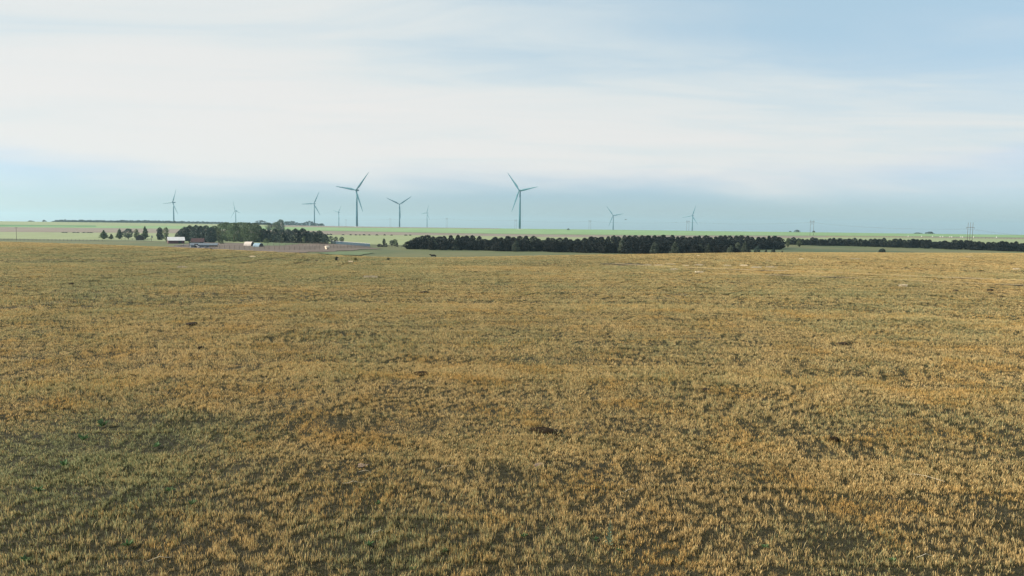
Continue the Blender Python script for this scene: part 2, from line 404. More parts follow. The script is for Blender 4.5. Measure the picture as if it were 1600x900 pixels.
def fit(hub, tips):
    best = None; T = [(tx - hub[0], hub[1] - ty) for tx, ty in tips]
    for c in np.linspace(.35, 1, 27):
        for ph in np.linspace(0, 2 * math.pi / 3, 61):
            dirs = [(c * math.cos(ph + k * 2 * math.pi / 3), math.sin(ph + k * 2 * math.pi / 3)) for k in range(3)]
            e = 0; num = den = 0; pairs = []
            for t in T:
                q = max(dirs, key=lambda u: (u[0] * t[0] + u[1] * t[1]) / math.hypot(*u)); pairs.append((t, q))
                num += t[0] * q[0] + t[1] * q[1]; den += q[0] ** 2 + q[1] ** 2
            Lp = num / den
            e = sum((t[0] - Lp * q[0]) ** 2 + (t[1] - Lp * q[1]) ** 2 for t, q in pairs)
            if best is None or e < best[0]: best = (e, c, ph, Lp)
    return best[1:]
TURB = [  # hub pixel, blade tips, which side the nacelle trails to, distance (None: from blade length), label
 ((812.7, 297.7), [(792.9, 267.6), (844, 291.6), (797.8, 334.2)], 1, 1500, 'tall wind turbine on the ridge with one blade pointing up left, above the long windbreak'),
 ((557.3, 297.2), [(524.5, 291.4), (577.3, 269.1), (565, 331.2)], 1, 1545, 'tall wind turbine on the ridge with one blade up right and one almost level'),
 ((624.2, 319.3), [(606.1, 309.2), (640, 306.3), (624.5, 341)], 0, None, 'wind turbine with two blades raised in a Y and the third hidden along its tower'),
 ((270.8, 316.3), [(256.3, 318.1), (276.1, 296.7), (275, 331.7)], 1, None, 'wind turbine standing by itself behind the thin dark blue tree line'),
 ((368.1, 329.2), [(365, 313.3), (375.6, 331.4), (361.9, 338.6)], 1, None, 'small far wind turbine rising out from behind the green farm cottonwoods'),
 ((491, 318.3), [(472, 319.3), (498.7, 300.3), (498.7, 335.7)], 1, None, 'wind turbine rising out of the short blue wood on the ridge'),
 ((529.3, 331.6), [(521.7, 328.4), (534.3, 321), (531, 344)], 1, None, 'small far wind turbine just past the end of the short blue wood'),
 ((667.3, 332.7), [(657.1, 334.4), (670, 320.2), (670.4, 343.3)], 1, None, 'small far wind turbine between the Y-shaped turbine and two-pole pylons'),
 ((958.4, 336.6), [(945.5, 319.8), (972.8, 334), (952.8, 351.3)], 1, None, 'far wind turbine over the green crop with one blade pointing steeply up left'),
 ((1082.2, 337.2), [(1067.3, 339.5), (1086.6, 321.5), (1092, 351.7)], 1, None, 'far wind turbine right next to a two-pole pylon'),
]
for hub, tips, side, dist, label in TURB:
    c, ph, Lp = fit(hub, tips)
    d = dist or BL * F / Lp
    hp = at(hub[0], hub[1], d); gz = hz(hp.x, hp.y)
    az = math.atan2(hp.x, hp.y); yaw = math.acos(min(1, c)) * (1 if side else 0)
    o = thing('wind_turbine', label, 'wind turbine', (hp.x, hp.y, gz), -az - yaw, 'wind turbines along the skyline')
    H = hp.z - gz
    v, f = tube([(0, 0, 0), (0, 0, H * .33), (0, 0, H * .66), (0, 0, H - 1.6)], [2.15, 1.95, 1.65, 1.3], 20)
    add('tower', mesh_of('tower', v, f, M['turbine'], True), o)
    add('foundation', me_found, o)
    if d < 1700: add('door', me_tdoor, o)
    nc_ = add('nacelle', me_nac, o, (0, 0, H))
    hb_ = add('rotor_hub', me_hub, o, (0, -2.0, H))
    for k_ in range(3):
        a = ph + k_ * 2 * math.pi / 3
        add('blade', me_blade, hb_, (0, -1.5, 0), (0, math.pi / 2 - a, 0))

# ------------------------------------------------------------------ trees
def crown_mesh(name, mat, prof, lobes, n, leaf, seed, gap=0.0):
    """crown of many small leaf faces. prof(t)->radius (unit tree: height 1), lobes: bumps"""
    r = random.Random(seed); V, Fc, tone = [], [], []
    cl = [(r.uniform(0, 6.28), r.uniform(.08, .95), r.uniform(.16, .34), r.random()) for _ in range(lobes)]
    holes = [(r.uniform(0, 6.28), r.uniform(.15, .85)) for _ in range(int(gap))]
    k_ = 0; tries = 0
    while k_ < n and tries < n * 6:
        tries += 1
        t = r.random(); a = r.uniform(0, 6.28); R0 = prof(t)
        if R0 <= 0 or r.random() > R0 / .34 + .12: continue
        b = 0; tn = .25
        for ca, ct, cw, cb in cl:
            da = abs((a - ca + math.pi) % (2 * math.pi) - math.pi)
            w = math.exp(-((da * .28 / cw) ** 2 + ((t - ct) / (cw * .55)) ** 2))
            b += w; tn = max(tn, w * cb) if w > .3 else tn
        if any(abs((a - ha + math.pi) % (2 * math.pi) - math.pi) < .45 and abs(t - h2) < .06 for ha, h2 in holes): continue
        rad = R0 * (.62 + .42 * min(b, 1.15)) * (r.random() ** .38)
        p = Vector((math.cos(a) * rad, math.sin(a) * rad, t + r.uniform(-.02, .02)))
        s = leaf * r.uniform(.6, 1.35)
        u = Vector((r.gauss(0, 1), r.gauss(0, 1), r.gauss(0, .8))).normalized(); w_ = u.orthogonal().normalized()
        w_ = (Matrix.Rotation(r.uniform(0, 6.28), 3, u) @ w_); 
        i = len(V); V += [p + u * s, p + w_ * s * .55, p - u * s * .8, p - w_ * s * .55]; Fc.append((i, i + 1, i + 2, i + 3))
        tone.append(min(1, max(0, tn + r.uniform(-.25, .3)))); k_ += 1
    me = mesh_of(name, V, Fc, mat); at_ = me.attributes.new('tone', 'FLOAT', 'FACE'); at_.data.foreach_set('value', tone)
    return me
def trunk_mesh(seed, h=.55, r0=.028, limbs=7):
    r = random.Random(seed)
    parts = [tube([(0, 0, -.03), (r.uniform(-.01, .01), 0, h * .4), (r.uniform(-.02, .02), r.uniform(-.02, .02), h), (0, 0, h * 1.45)], [r0 * 1.25, r0, r0 * .65, r0 * .15], 7)]
    for i in range(limbs):
        z = h * (.35 + .1 * i + r.uniform(0, .1)); a = r.uniform(0, 6.28); L = r.uniform(.10, .2)
        parts.append(tube([(0, 0, z), (math.cos(a) * L * .5, math.sin(a) * L * .5, z + L * .35), (math.cos(a) * L, math.sin(a) * L, z + L * .9)], [r0 * .45, r0 * .3, r0 * .1], 5))
    return mesh_of('trunk', *merge(*parts), M['bark'], True)
pf_jun = lambda t: .34 * max(0, min(1, (t + .02) / .14)) ** .6 * max(0, 1 - t) ** .55 if t > .0 else 0
pf_pine = lambda t: .25 * max(0, min(1, (t - .05) / .15)) * max(0, 1 - t) ** .75 * (1 + .18 * math.sin(t * 34)) if t > .05 else 0
pf_round = lambda t: .46 * math.sqrt(max(0, 1 - ((t - .58) / .43) ** 2)) if .15 < t < 1 else 0
pf_cott = lambda t: .36 * math.sqrt(max(0, 1 - ((t - .50) / .52) ** 2)) ** .8 if .02 < t < 1 else 0
pf_slim = lambda t: .20 * math.sqrt(max(0, 1 - ((t - .55) / .46) ** 2)) if .09 < t < 1 else 0
pf_bush = lambda t: .75 * math.sqrt(max(0, 1 - (t / 1.0) ** 2)) if t >= 0 else 0
pf_belt = lambda t: .33 * max(0, min(1, (t + .02) / .12)) ** .5 * math.sqrt(max(0, 1 - t ** 2.3)) if t > 0 else 0
pf_bpine = lambda t: .30 * max(0, min(1, (t - .02) / .2)) ** .7 * max(0, 1 - t) ** .38 * (1 + .14 * math.sin(t * 29)) if t > .02 else 0
K = {}
K['belt'] = [crown_mesh('crown', M['leaf_belt'], pf_belt, 12, 1500, .046, 100 + i) for i in range(7)]
K['beltpine'] = [crown_mesh('crown', M['leaf_belt'], pf_bpine if i % 3 == 0 else pf_belt, 9, 1300, .044, 200 + i) for i in range(7)]
K['juniper'] = [crown_mesh('crown', M['leaf_dark'], pf_belt, 14, 2200, .036, 300 + i) for i in range(5)]
K['conical'] = [crown_mesh('crown', M['leaf_mid'], pf_pine, 16, 1500, .036, 400 + i) for i in range(3)]
K['round'] = [crown_mesh('crown', M['leaf_dark'], pf_round, 16, 1700, .036, 500 + i, 5) for i in range(3)]
K['cotton'] = [crown_mesh('crown', M['leaf_mid'], pf_cott, 22, 2600, .030, 600 + i, 7) for i in range(5)]
K['pale'] = [crown_mesh('crown', M['leaf_pale'], pf_slim, 9, 700, .036, 700 + i, 5) for i in range(3)]
K['olive'] = [crown_mesh('crown', M['leaf_olive'], pf_belt, 12, 1300, .046, 880 + i) for i in range(3)]
K['bush'] = [crown_mesh('crown', M['leaf_dark'], pf_bush, 12, 800, .075, 800 + i) for i in range(4)]
K['palebush'] = [crown_mesh('crown', M['leaf_pale'], pf_bush, 12, 700, .075, 850 + i) for i in range(3)]
TRUNK = [trunk_mesh(900 + i) for i in range(3)]
SHORT = [trunk_mesh(950 + i, .22, .03, 4) for i in range(2)]
def tree(name, kind, p, h, label, cat='tree', group=None, wide=1.0, sink=0):
    o = thing(name, label, cat, (p.x, p.y, p.z - sink), random.uniform(0, 6.28), group, (h * wide, h * wide, h))
    add('crown', random.choice(K[kind]), o)
    add('trunk', random.choice(SHORT if kind in ('belt', 'juniper', 'olive', 'bush', 'palebush') else TRUNK), o)
    return o
def px_tree(name, kind, x, ytop, ybase, label, cat='tree', group=None, wpx=None, d=None):
    p = far_hit(x, ybase) if d is None else on(x, ybase, d)
    dd = math.hypot(p.x, p.y); v = ray(x, ytop); zt = v[2] / math.hypot(v[0], v[1]) * dd; h = max(.6, zt - p.z)
    base = {'juniper': .62, 'belt': .62, 'beltpine': .56, 'conical': .44, 'round': .86, 'cotton': .68, 'olive': .64, 'pale': .38, 'bush': 1.35, 'palebush': 1.35}[kind]
    w = 1.0 if wpx is None else (wpx * dd / F) / (base * h)
    return tree(name, kind, p, h, label, cat, group, w)

# -- windbreak: front row of junipers, taller pines behind, farther belt beyond its end
def row(name, kind, xs, yt, yb, d0, d1, label, group, wl, wh):
    for i, x in enumerate(xs):
        fx = (x - xs[0]) / max(1, xs[-1] - xs[0]); d = d0 + (d1 - d0) * fx + random.uniform(-7, 7)
        px_tree(name, kind, x, np.interp(x, *zip(*yt)) + random.triangular(-1.3, 3.2, .2), np.interp(x, *zip(*yb)), label, 'tree', group, random.uniform(wl, wh), d)
def steps(a, b, s):
    o = []; x = a
    while x < b: o.append(x); x += s * random.uniform(.75, 1.3)
    return o
TOPF = [(636, 376), (650, 372.5), (680, 374.5), (760, 375.5), (900, 376.5), (1000, 378), (1100, 381), (1170, 386)]
row('juniper_tree', 'belt', steps(640, 1168, 9.5), TOPF, [(640, 389), (1170, 396)], 390, 352,
    'dark bushy juniper in the front row of the long windbreak', 'junipers in the front row of the windbreak', 15, 23)
row('pine_tree', 'beltpine', steps(652, 1226, 8.6), [(650, 368.5), (700, 367.5), (745, 366.5), (755, 372), (760, 374.5), (768, 374.5), (776, 368), (830, 369), (842, 373), (850, 373.5), (860, 369.5), (905, 373), (915, 369), (930, 370), (975, 367.5), (1100, 368), (1228, 369.5)],
    [(650, 386), (1230, 386)], 432, 520, 'dark pointed pine in the back row of the long windbreak', 'pines in the back row of the windbreak', 12, 24)
row('juniper_tree', 'belt', steps(985, 1222, 9), [(985, 372), (1100, 373.5), (1222, 374.5)], [(985, 387), (1230, 388)], 420, 492,
    'dark juniper in the middle row where the long windbreak is thickest', 'junipers in the middle row of the windbreak', 14, 22)
row('pine_tree', 'beltpine', steps(1232, 1612, 7.2), [(1232, 371), (1300, 372.2), (1400, 373), (1420, 373.5), (1478, 375.5), (1484, 379), (1492, 375.5), (1600, 377.5)],
    [(1240, 382), (1600, 389)], 625, 570, 'dark pine in the thinner farther tree belt past the end of the windbreak', 'pines in the farther tree belt', 10, 18)
for i, (x, yt, yb, w) in enumerate([(678, 374.5, 388, 10), (712, 375, 389, 9), (806, 376, 390, 10), (972, 374, 391, 11), (1022, 379, 395, 12), (1054, 378.5, 395, 12), (1094, 381, 396, 9), (1107, 381, 396, 9),
                                  (1142, 383, 396, 9), (1152, 379, 395, 10), (1164, 378, 394, 9)]):
    px_tree('olive_tree', 'olive', x, yt, yb, 'pale grey green tree poking out of the front of the long windbreak', 'tree', 'pale trees in the windbreak front', w * 1.3, 386 - (x - 640) * .072 - (i % 3) * 2)
for x, yt, w, lb in [(1183, 384.5, 10, 'broad dark bush by the end of the windbreak front row'), (1197, 389.5, 5, 'small pointed bush between two bigger dark bushes'),
                     (1209, 387, 8, 'pyramid shaped dark bush just past the windbreak'), (1222, 392, 4, 'tiny dark bush farthest out from the windbreak end')]:
    px_tree('shrub', 'bush', x, yt, 397, lb, 'bush', None, w, 352)
px_tree('shrub', 'bush', 1378, 388.5, 395, 'lone low dark bush in the olive meadow before the farther tree belt', 'bush', None, 15, 372)
for x, yt, yb in [(1231, 372, 386), (1249, 374, 386)]:
    px_tree('pale_tree', 'pale', x, yt, yb, 'thin grey tree in the gap between windbreak and farther belt', 'tree', 'thin trees in the belt gap', 8)

# -- roadside row of trees west of the farm
for x, yt, yb, w, kd, lb in [
    (162.5, 359.5, 373.8, 12, 'conical', 'plump conical tree at the open end of the roadside row, next to a sapling'),
    (174, 365.5, 374, 7, 'conical', 'small sapling next to the plump conical tree'),
    (187, 357.5, 373.8, 10, 'conical', 'narrow conical tree beside the round-headed tree'),
    (200.5, 357.5, 374, 15, 'round', 'dark round-headed tree on a bare trunk in the roadside row'),
    (213.5, 358, 374, 9, 'pale', 'slim pale tree just behind the dark domed shed'),
    (227, 354, 374, 11, 'conical', 'tallest narrow tree of the roadside row, next to the dark domed shed'),
    (250, 355.5, 375, 11, 'juniper', 'dark dense evergreen next to a light leaved see-through tree'),
    (260, 355.5, 377.5, 9, 'pale', 'light leaved see-through tree beside the white-roofed shed')]:
    px_tree('roadside_tree', kd, x, yt, yb, lb, 'tree', 'trees in the roadside row', w)

# -- farm grove
for x, yt, yb, w in [(281, 360, 376, 12), (289, 354.5, 377, 16), (297, 352.5, 377, 17), (307, 352, 377.5, 17), (314, 353, 378, 17), (322, 352.5, 379, 18), (330, 355, 379.5, 16)]:
    px_tree('juniper_tree', 'juniper', x, yt, yb, 'dense dark evergreen of the grove behind the white-roofed shed and red-roofed house', 'tree', 'evergreens behind the farm house', w)
for x, yt, yb, w in [(336, 353, 377, 14), (346, 349, 377, 16), (355, 347.5, 377.5, 19), (366, 348.5, 378, 20), (377, 347.5, 378, 20), (388, 348, 378.5, 20), (398, 348.5, 379, 18), (405, 353, 379, 15)]:
    px_tree('cottonwood_tree', 'cotton', x, yt, yb, 'leafy green cottonwood in the farm grove behind the curved-roof huts', 'tree', 'cottonwoods of the farm grove', w)
for x, yt, yb, w in [(412, 357, 379, 14), (420, 359, 379, 13), (430, 357.5, 379.5, 15), (440, 359, 380, 14), (450, 357.5, 380, 16), (462, 357.5, 380.5, 18), (473, 357, 380.5, 17), (482, 361, 380.5, 14), (490, 361.5, 381, 14), (499, 360.5, 381, 17), (508, 366, 381.5, 12)]:
    px_tree('juniper_tree', 'juniper', x, yt, yb, 'dark evergreen in the grove behind the corral', 'tree', 'evergreens behind the corral', w)
px_tree('pale_tree', 'pale', 342, 357, 380, 'pale yellowish tree between dark evergreens and cottonwoods', 'tree', None, 8)
px_tree('pale_tree', 'pale', 475, 369, 381, 'small pale trunked tree before the dark corral evergreens', 'tree', None, 5)
px_tree('shrub', 'palebush', 346, 374, 381.5, 'pale yellow green bush before the cottonwoods', 'bush', None, 7)
px_tree('shrub', 'palebush', 416, 372.5, 380, 'pale bush at the edge of the bright green lawn', 'bush', None, 9)
px_tree('shrub', 'bush', 298, 374.5, 382.5, 'dark bush at the corner of the red-roofed house', 'bush', None, 6)
for x, yt, yb, w in [(517, 369, 380, 8), (525, 370, 380, 8), (534, 370, 380, 8)]:
    px_tree('round_tree', 'round', x, yt, yb, 'small dark round tree behind the long blue windbreak fence', 'tree', 'round trees behind the blue fence', w)
px_tree('roadside_tree', 'juniper', 600, 372.5, 384, 'slender upright dark tree on the fence line near the windbreak', 'tree', None, 5)
px_tree('roadside_tree', 'round', 612, 375.5, 384.5, 'dark rounded small tree touching a paler one on the fence line', 'tree', None, 8)
px_tree('roadside_tree', 'cotton', 617, 374, 384.5, 'leaning paler small tree on the fence line', 'tree', None, 8)
for x, yt, w in [(593, 381, 9), (599, 383, 9), (604, 380, 4), (621, 379, 4)]:
    px_tree('shrub', 'bush', x, yt, 386, 'low dark bush on the fence line before the windbreak', 'bush', 'bushes on the fence line', w)
for x in [512, 517, 536, 548, 556, 562, 569, 577, 589, 601, 612, 634, 641]:
    yb = np.interp(x, *zip(*L2)) + .6
    px_tree('shrub', 'bush', x, yb - random.uniform(1.4, 2.4), yb, 'tiny dark shrub on the line between pale crop and stubble', 'bush', 'shrubs between the two fields', random.uniform(3, 6))
for x in [99, 103, 116, 122, 131, 138, 142]:
    yb = np.interp(x, *zip(*L2)) + .6
    px_tree('shrub', 'bush', x, yb - 1.4, yb, 'tiny dark shrub on the field edge beyond the roadside row', 'bush', 'shrubs beyond the roadside row', random.uniform(4, 6))

# -- distant trees on the skyline
def far_wood(name, x0, x1, top, d, label, seed, wmin=8, wmax=16):
    r = random.Random(seed); V, Fc, tone = [], [], []; x = x0
    while x < x1:
        p = on(x, 355, d + r.uniform(-60, 60)); dd = math.hypot(p.x, p.y)
        y = np.interp(x, *zip(*top)) + r.uniform(-.7, .7); v = ray(x, y); zt = v[2] / math.hypot(v[0], v[1]) * dd
        h = max(3, zt - p.z); w = r.uniform(wmin, wmax)
        for _ in range(210):
            t = r.random() ** .8; a = r.uniform(0, 6.28); rr = w * .5 * math.sqrt(max(0.03, 1 - t ** 2.2)) * r.random() ** .4
            q = Vector((p.x + math.cos(a) * rr, p.y + math.sin(a) * rr, p.z + t * h)); s = r.uniform(.6, 1.3)
            u = Vector((r.gauss(0, 1), r.gauss(0, 1), r.gauss(0, 1))).normalized(); o_ = u.orthogonal().normalized()
            i = len(V); V += [q + u * s, q + o_ * s, q - u * s, q - o_ * s]; Fc.append((i, i + 1, i + 2, i + 3)); tone.append(r.random() * .6)
        x += r.uniform(.7, 1.15) * w * .5 * F / d
    me = mesh_of(name, V, Fc, M['leaf_dark']); a_ = me.attributes.new('tone', 'FLOAT', 'FACE'); a_.data.foreach_set('value', tone)
    o = add(name, me); o['kind'] = 'stuff'; tag(o, label, 'wood'); return o
far_wood('distant_treeline', 84, 440, [(84, 345.3), (95, 343.8), (240, 345), (300, 346.2), (440, 349.5)], 2350, 'thin dark blue tree line along the skyline behind the roadside trees', 1)
far_wood('distant_wood', 446, 504, [(446, 345.5), (458, 346), (468, 348.5), (478, 347), (484, 345.6), (492, 348), (504, 350)], 2250, 'short blue wood on the ridge by the wind turbines', 2, 12, 22)
def sky_tree(x, yt, w, d, label, kind='round', group=None):
    p = on(x, 355, d); dd = math.hypot(p.x, p.y); v = ray(x, yt); h = max(2.5, v[2] / math.hypot(v[0], v[1]) * dd - p.z)
    b_ = {'round': .86, 'bush': 1.35, 'cotton': .68}[kind]
    tree('distant_tree', kind, p, h, label, 'tree', group, (w * dd / F) / (b_ * h))
sky_tree(408, 344.5, 16, 1750, 'blue rounded tree rising over the right end of the cottonwoods', 'round')
sky_tree(432, 347, 12, 900, 'grey green tree on the rise behind the corral evergreens', 'cotton')
sky_tree(439, 343.2, 11, 905, 'taller ragged tree standing next to the white silo', 'cotton')
sky_tree(420, 348, 10, 1000, 'small dark tree on the rise between two bigger trees', 'cotton')
sky_tree(69, 343.6, 6, 2200, 'small lone tree on the skyline next to the thin blue tree line', 'bush')
sky_tree(48, 344.6, 10, 2200, 'faint low clump on the skyline over pale fields', 'bush')
sky_tree(1235, 361.0, 4, 1640, 'very small skyline bush beside a bigger blue clump', 'bush')
sky_tree(1246, 359.2, 9, 1640, 'blue tree clump on the skyline near the two-pole pylon', 'bush')
sky_tree(1272, 360.6, 5, 1640, 'small dark skyline tree at the foot of a two-pole pylon', 'bush')
sky_tree(1454, 362.0, 12, 1640, 'dark domed tree clump alone on the skyline beyond the white posts', 'bush')
sky_tree(1434, 364.0, 12, 1640, 'faint flat clump next to the dark domed skyline clump', 'bush')
sky_tree(888, 357.0, 5, 1450, 'dark bush on the edge of the green crop beside the tall turbine', 'bush')

# white silo beside the ragged tree
p = on(440.5, 352, 930)
s = thing('silo', 'small white silo half hidden by the ragged tree on the rise', 'silo', p)
hs_ = at(440.5, 347.0, 930).z - p.z
add('barrel', mesh_of('barrel', *tube([(0, 0, 0), (0, 0, hs_ * .8)], [1.9, 1.9], 16), M['white'], True), s)
add('dome', mesh_of('dome', *tube([(0, 0, hs_ * .8), (0, 0, hs_ * .93), (0, 0, hs_)], [1.95, 1.3, .2], 16), M['roof_white'], True), s)

# ------------------------------------------------------------------ farm buildings
def face_cam(p): return -math.atan2(p.x, p.y)
def gable(name, x, yb, wpx, hw, hr, depth, label, wall, roof, rot=0, cat='shed', wins=(), door=None, over=.35):
    p = far_hit(x, yb); d = math.hypot(p.x, p.y); L = wpx * d / F
    o = thing(name, label, cat, p, face_cam(p) + R(rot))
    v = [(-L/2, -depth/2, -.3), (L/2, -depth/2, -.3), (L/2, depth/2, -.3), (-L/2, depth/2, -.3), (-L/2, -depth/2, hw), (L/2, -depth/2, hw), (L/2, depth/2, hw), (-L/2, depth/2, hw), (-L/2, 0, hr), (L/2, 0, hr)]
    f = [(0, 1, 5, 4), (2, 3, 7, 6), (1, 2, 6, 9, 5), (3, 0, 4, 8, 7), (3, 2, 1, 0), (4, 5, 9, 8), (6, 7, 8, 9)]
    w_ = add('wall', mesh_of('wall', v, f, wall), o)
    sl = (hr - hw) / (depth / 2); e = over
    rv = []
    for sx in (-1, 1):
        for (y, z) in ((-depth/2 - e, hw - sl * e), (0, hr), (depth/2 + e, hw - sl * e)):
            rv += [(sx * (L/2 + e), y, z + .04), (sx * (L/2 + e), y, z + .2)]
    rf = [(0, 2, 8, 6), (1, 7, 9, 3), (2, 4, 10, 8), (3, 9, 11, 5), (0, 1, 3, 2), (2, 3, 5, 4), (6, 8, 9, 7), (8, 10, 11, 9), (0, 6, 7, 1), (4, 5, 11, 10)]
    add('roof', mesh_of('roof', rv, rf, roof), o)
    for wx, wz in wins:
        q = add('window', mesh_of('window', *box(wx * L, -depth/2 - .04, wz, .9, .1, .9), M['white']), o)
        add('pane', mesh_of('pane', *box(wx * L, -depth/2 - .1, wz, .72, .04, .72), M['glass']), q)
    if door is not None: add('door', mesh_of('door', *box(door * L, -depth/2 - .05, 1.0, 1.8, .1, 2.2), M['dark_in']), o)
    return o
gable('shed', 275, 380.6, 21, 2.05, 3.9, 5.2, 'low maroon shed with a white metal roof beside the roadside trees', M['wall_maroon'], M['roof_white'], 6, door=.22)
gable('farm_house', 309.5, 384.2, 16, 2.3, 4.1, 6, 'house with a dull red roof before the dark evergreens', M['house_wall'], M['roof_red'], -8, 'house', wins=((-.3, 1.3), (.1, 1.3)), door=.35)
gable('lean_shed', 312, 387.2, 24, 1.4, 2.3, 4.0, 'low grey blue metal shed among the rubble piles', M['steel_grey'], M['steel_grey'], 5, door=-.2)
gable('lean_shed', 331, 386.0, 15, 1.1, 1.9, 3.5, 'small dark open shed at the start of the corral', M['dark_in'], M['steel_grey'], -5)
def quonset(name, x, yb, wpx, hpx, depth, label, roofm, endm, rot):
    p = far_hit(x, yb); d = math.hypot(p.x, p.y); L = wpx * d / F; H = hpx * d / F
    o = thing(name, label, 'hut', p, face_cam(p) + R(rot)); n = 12; V = []
    for sx in (-1, 1):
        for rr in (1, .96):
            for i in range(n + 1):
                a = math.pi * i / n; V.append((sx * L / 2, -math.cos(a) * depth / 2 * rr, math.sin(a) * H * rr - .05))
    m = n + 1; Fc = [(i, i + 1, 2 * m + i + 1, 2 * m + i) for i in range(n)] + [(m + i, 3 * m + i, 3 * m + i + 1, m + i + 1) for i in range(n)]
    Fc += [(i, m + i, m + i + 1, i + 1) for i in range(n)] + [(2 * m + i, 2 * m + i + 1, 3 * m + i + 1, 3 * m + i) for i in range(n)]
    add('roof', mesh_of('roof', V, Fc, roofm), o)
    for sx in (-1, 1):
        ev = [(sx * L / 2 * .97, -math.cos(math.pi * i / n) * depth / 2 * .95, math.sin(math.pi * i / n) * H * .95 - .05) for i in range(n + 1)]
        ew = add('end_wall', mesh_of('end_wall', ev, [tuple(range(n + 1))], endm), o)
    add('door', mesh_of('door', *box(L / 2 * .985, 0, H * .35, .1, depth * .4, H * .7), M['dark_in']), o)
    return o
quonset('arched_hut', 389.5, 385.0, 11, 7.0, 5.5, 'arched hut with a pale tan roof in the farm yard', M['roof_tan'], M['dark_in'], -24)
quonset('arched_hut', 403.5, 386.2, 10, 6.2, 5, 'arched hut with a light blue roof next to the tan hut', M['hut_blue'], M['dark_in'], -30)
p = far_hit(219, 375.4); d_ = math.hypot(p.x, p.y)
quonset('domed_shed', 219, 375.4, 11.5, 7.6, 5.5, 'dark domed shed under the roadside trees', M['dark_in'], M['dark_in'], 90)

# rubble piles
def rock_mesh(seed, sq=.7, sub=2, amp=.22):
    bm = bmesh.new(); bmesh.ops.create_icosphere(bm, subdivisions=sub, radius=1); r = random.Random(seed); o = r.uniform(0, 9)
    for v in bm.verts:
        n = math.sin(v.co.x * 2.3 + o) * math.cos(v.co.y * 2.9 - o) + .6 * math.sin(v.co.z * 4.1 + v.co.x * 3 + o * 2) + .35 * r.uniform(-1, 1)
        v.co *= 1 + amp * n + (amp * .5 * math.sin(v.co.x * 9 + o) * math.sin(v.co.y * 8 - o) * math.cos(v.co.z * 7) if sub > 2 else 0)
        v.co.z *= sq
    me = bpy.data.meshes.new('rock'); bm.to_mesh(me); bm.free(); return me
def pile(x, yb, wpx, n, label, mat, hmax):
    p = far_hit(x, yb); d = math.hypot(p.x, p.y); W = wpx * d / F
    o = thing('rubble_pile', label, 'rubble', p, face_cam(p))
    for i in range(n):
        me = rock_mesh(1000 + i * 7 + int(x), .65, 1); me.materials.append(mat); s = random.uniform(.35, .95)
        fx = random.uniform(-.5, .5); z = (1 - abs(fx) * 2) * hmax * random.random()
        add('chunk', me, o, (fx * W, random.uniform(-1.2, 1.2), z + s * .15), (random.random(), random.random(), random.random() * 6), (s, s, s))
pile(286, 385.5, 22, 34, 'low brown rubble heap spread before the maroon shed', M['rubble'], .9)
pile(318, 389.6, 26, 40, 'grey rubble heap at the near edge of the farm yard', M['rubble'], 1.2)
for x, y, r_ in [(300, 386.5, 40), (309, 387.5, -35)]:
    p = far_hit(x, y); o = tag(add('scrap_panel', mesh_of('scrap_panel', *box(0, 0, .75, 3.4, .12, .55), M['roof_white']), None, p, (0, R(-r_), face_cam(p))), 'pale metal panel leaning on the grey rubble heap', 'panel', 'panels on the rubble')

# round bale
p = far_hit(511.3, 390.2); o = thing('hay_bale', 'pale round hay bale at the corner of the corral', 'hay bale', p, face_cam(p) + R(20))
r_ = 1.0; v, f = tube([(-.75, 0, r_ * .93), (-.7, 0, r_ * .96), (.7, 0, r_ * .96), (.75, 0, r_ * .93)], [r_ * .9, r_, r_, r_ * .9], 20)
add('bale_body', mesh_of('bale_body', v, f, M['hay'], True), o)
for q in (-.4, 0, .4):
    v, f = tube([(q - .02, 0, r_ * .96), (q + .02, 0, r_ * .96)], [r_ * 1.012] * 2, 20); add('twine', mesh_of('twine', v, f, M['stick']), o)

# long blue windbreak fence
A_, B_ = far_hit(517, 381.2), far_hit(578, 386.0)
n_p = 12; o = thing('windbreak_fence', 'long blue steel windbreak fence beyond the corral', 'fence', A_)
dv = (B_ - A_); ang = math.atan2(dv.y, dv.x); Lp = math.hypot(dv.x, dv.y) / n_p
me_pan = mesh_of('panel', *merge(*[box(Lp * (i + .5) / 8, (.05 if i % 2 else -.05), 1.05, Lp / 8 * .98, .05, 1.9) for i in range(8)]), M['steel_blue'])
me_fp = mesh_of('post', *box(0, 0, 1.05, .16, .16, 2.3), M['steel_grey'])
for i in range(n_p):
    q = A_ + dv * (i / n_p); q.z = hz(q.x, q.y)
    add('panel', me_pan, o, q - A_, (0, random.uniform(-.012, .012), ang)); add('post', me_fp, o, q - A_, (0, 0, ang))
v, f = tube([(0, 0, 2.05), (Lp * n_p, 0, 2.05 + dv.z)], [.06, .06], 6); add('rail', mesh_of('rail', v, f, M['roof_white']), o, (0, 0, 0), (0, 0, ang))

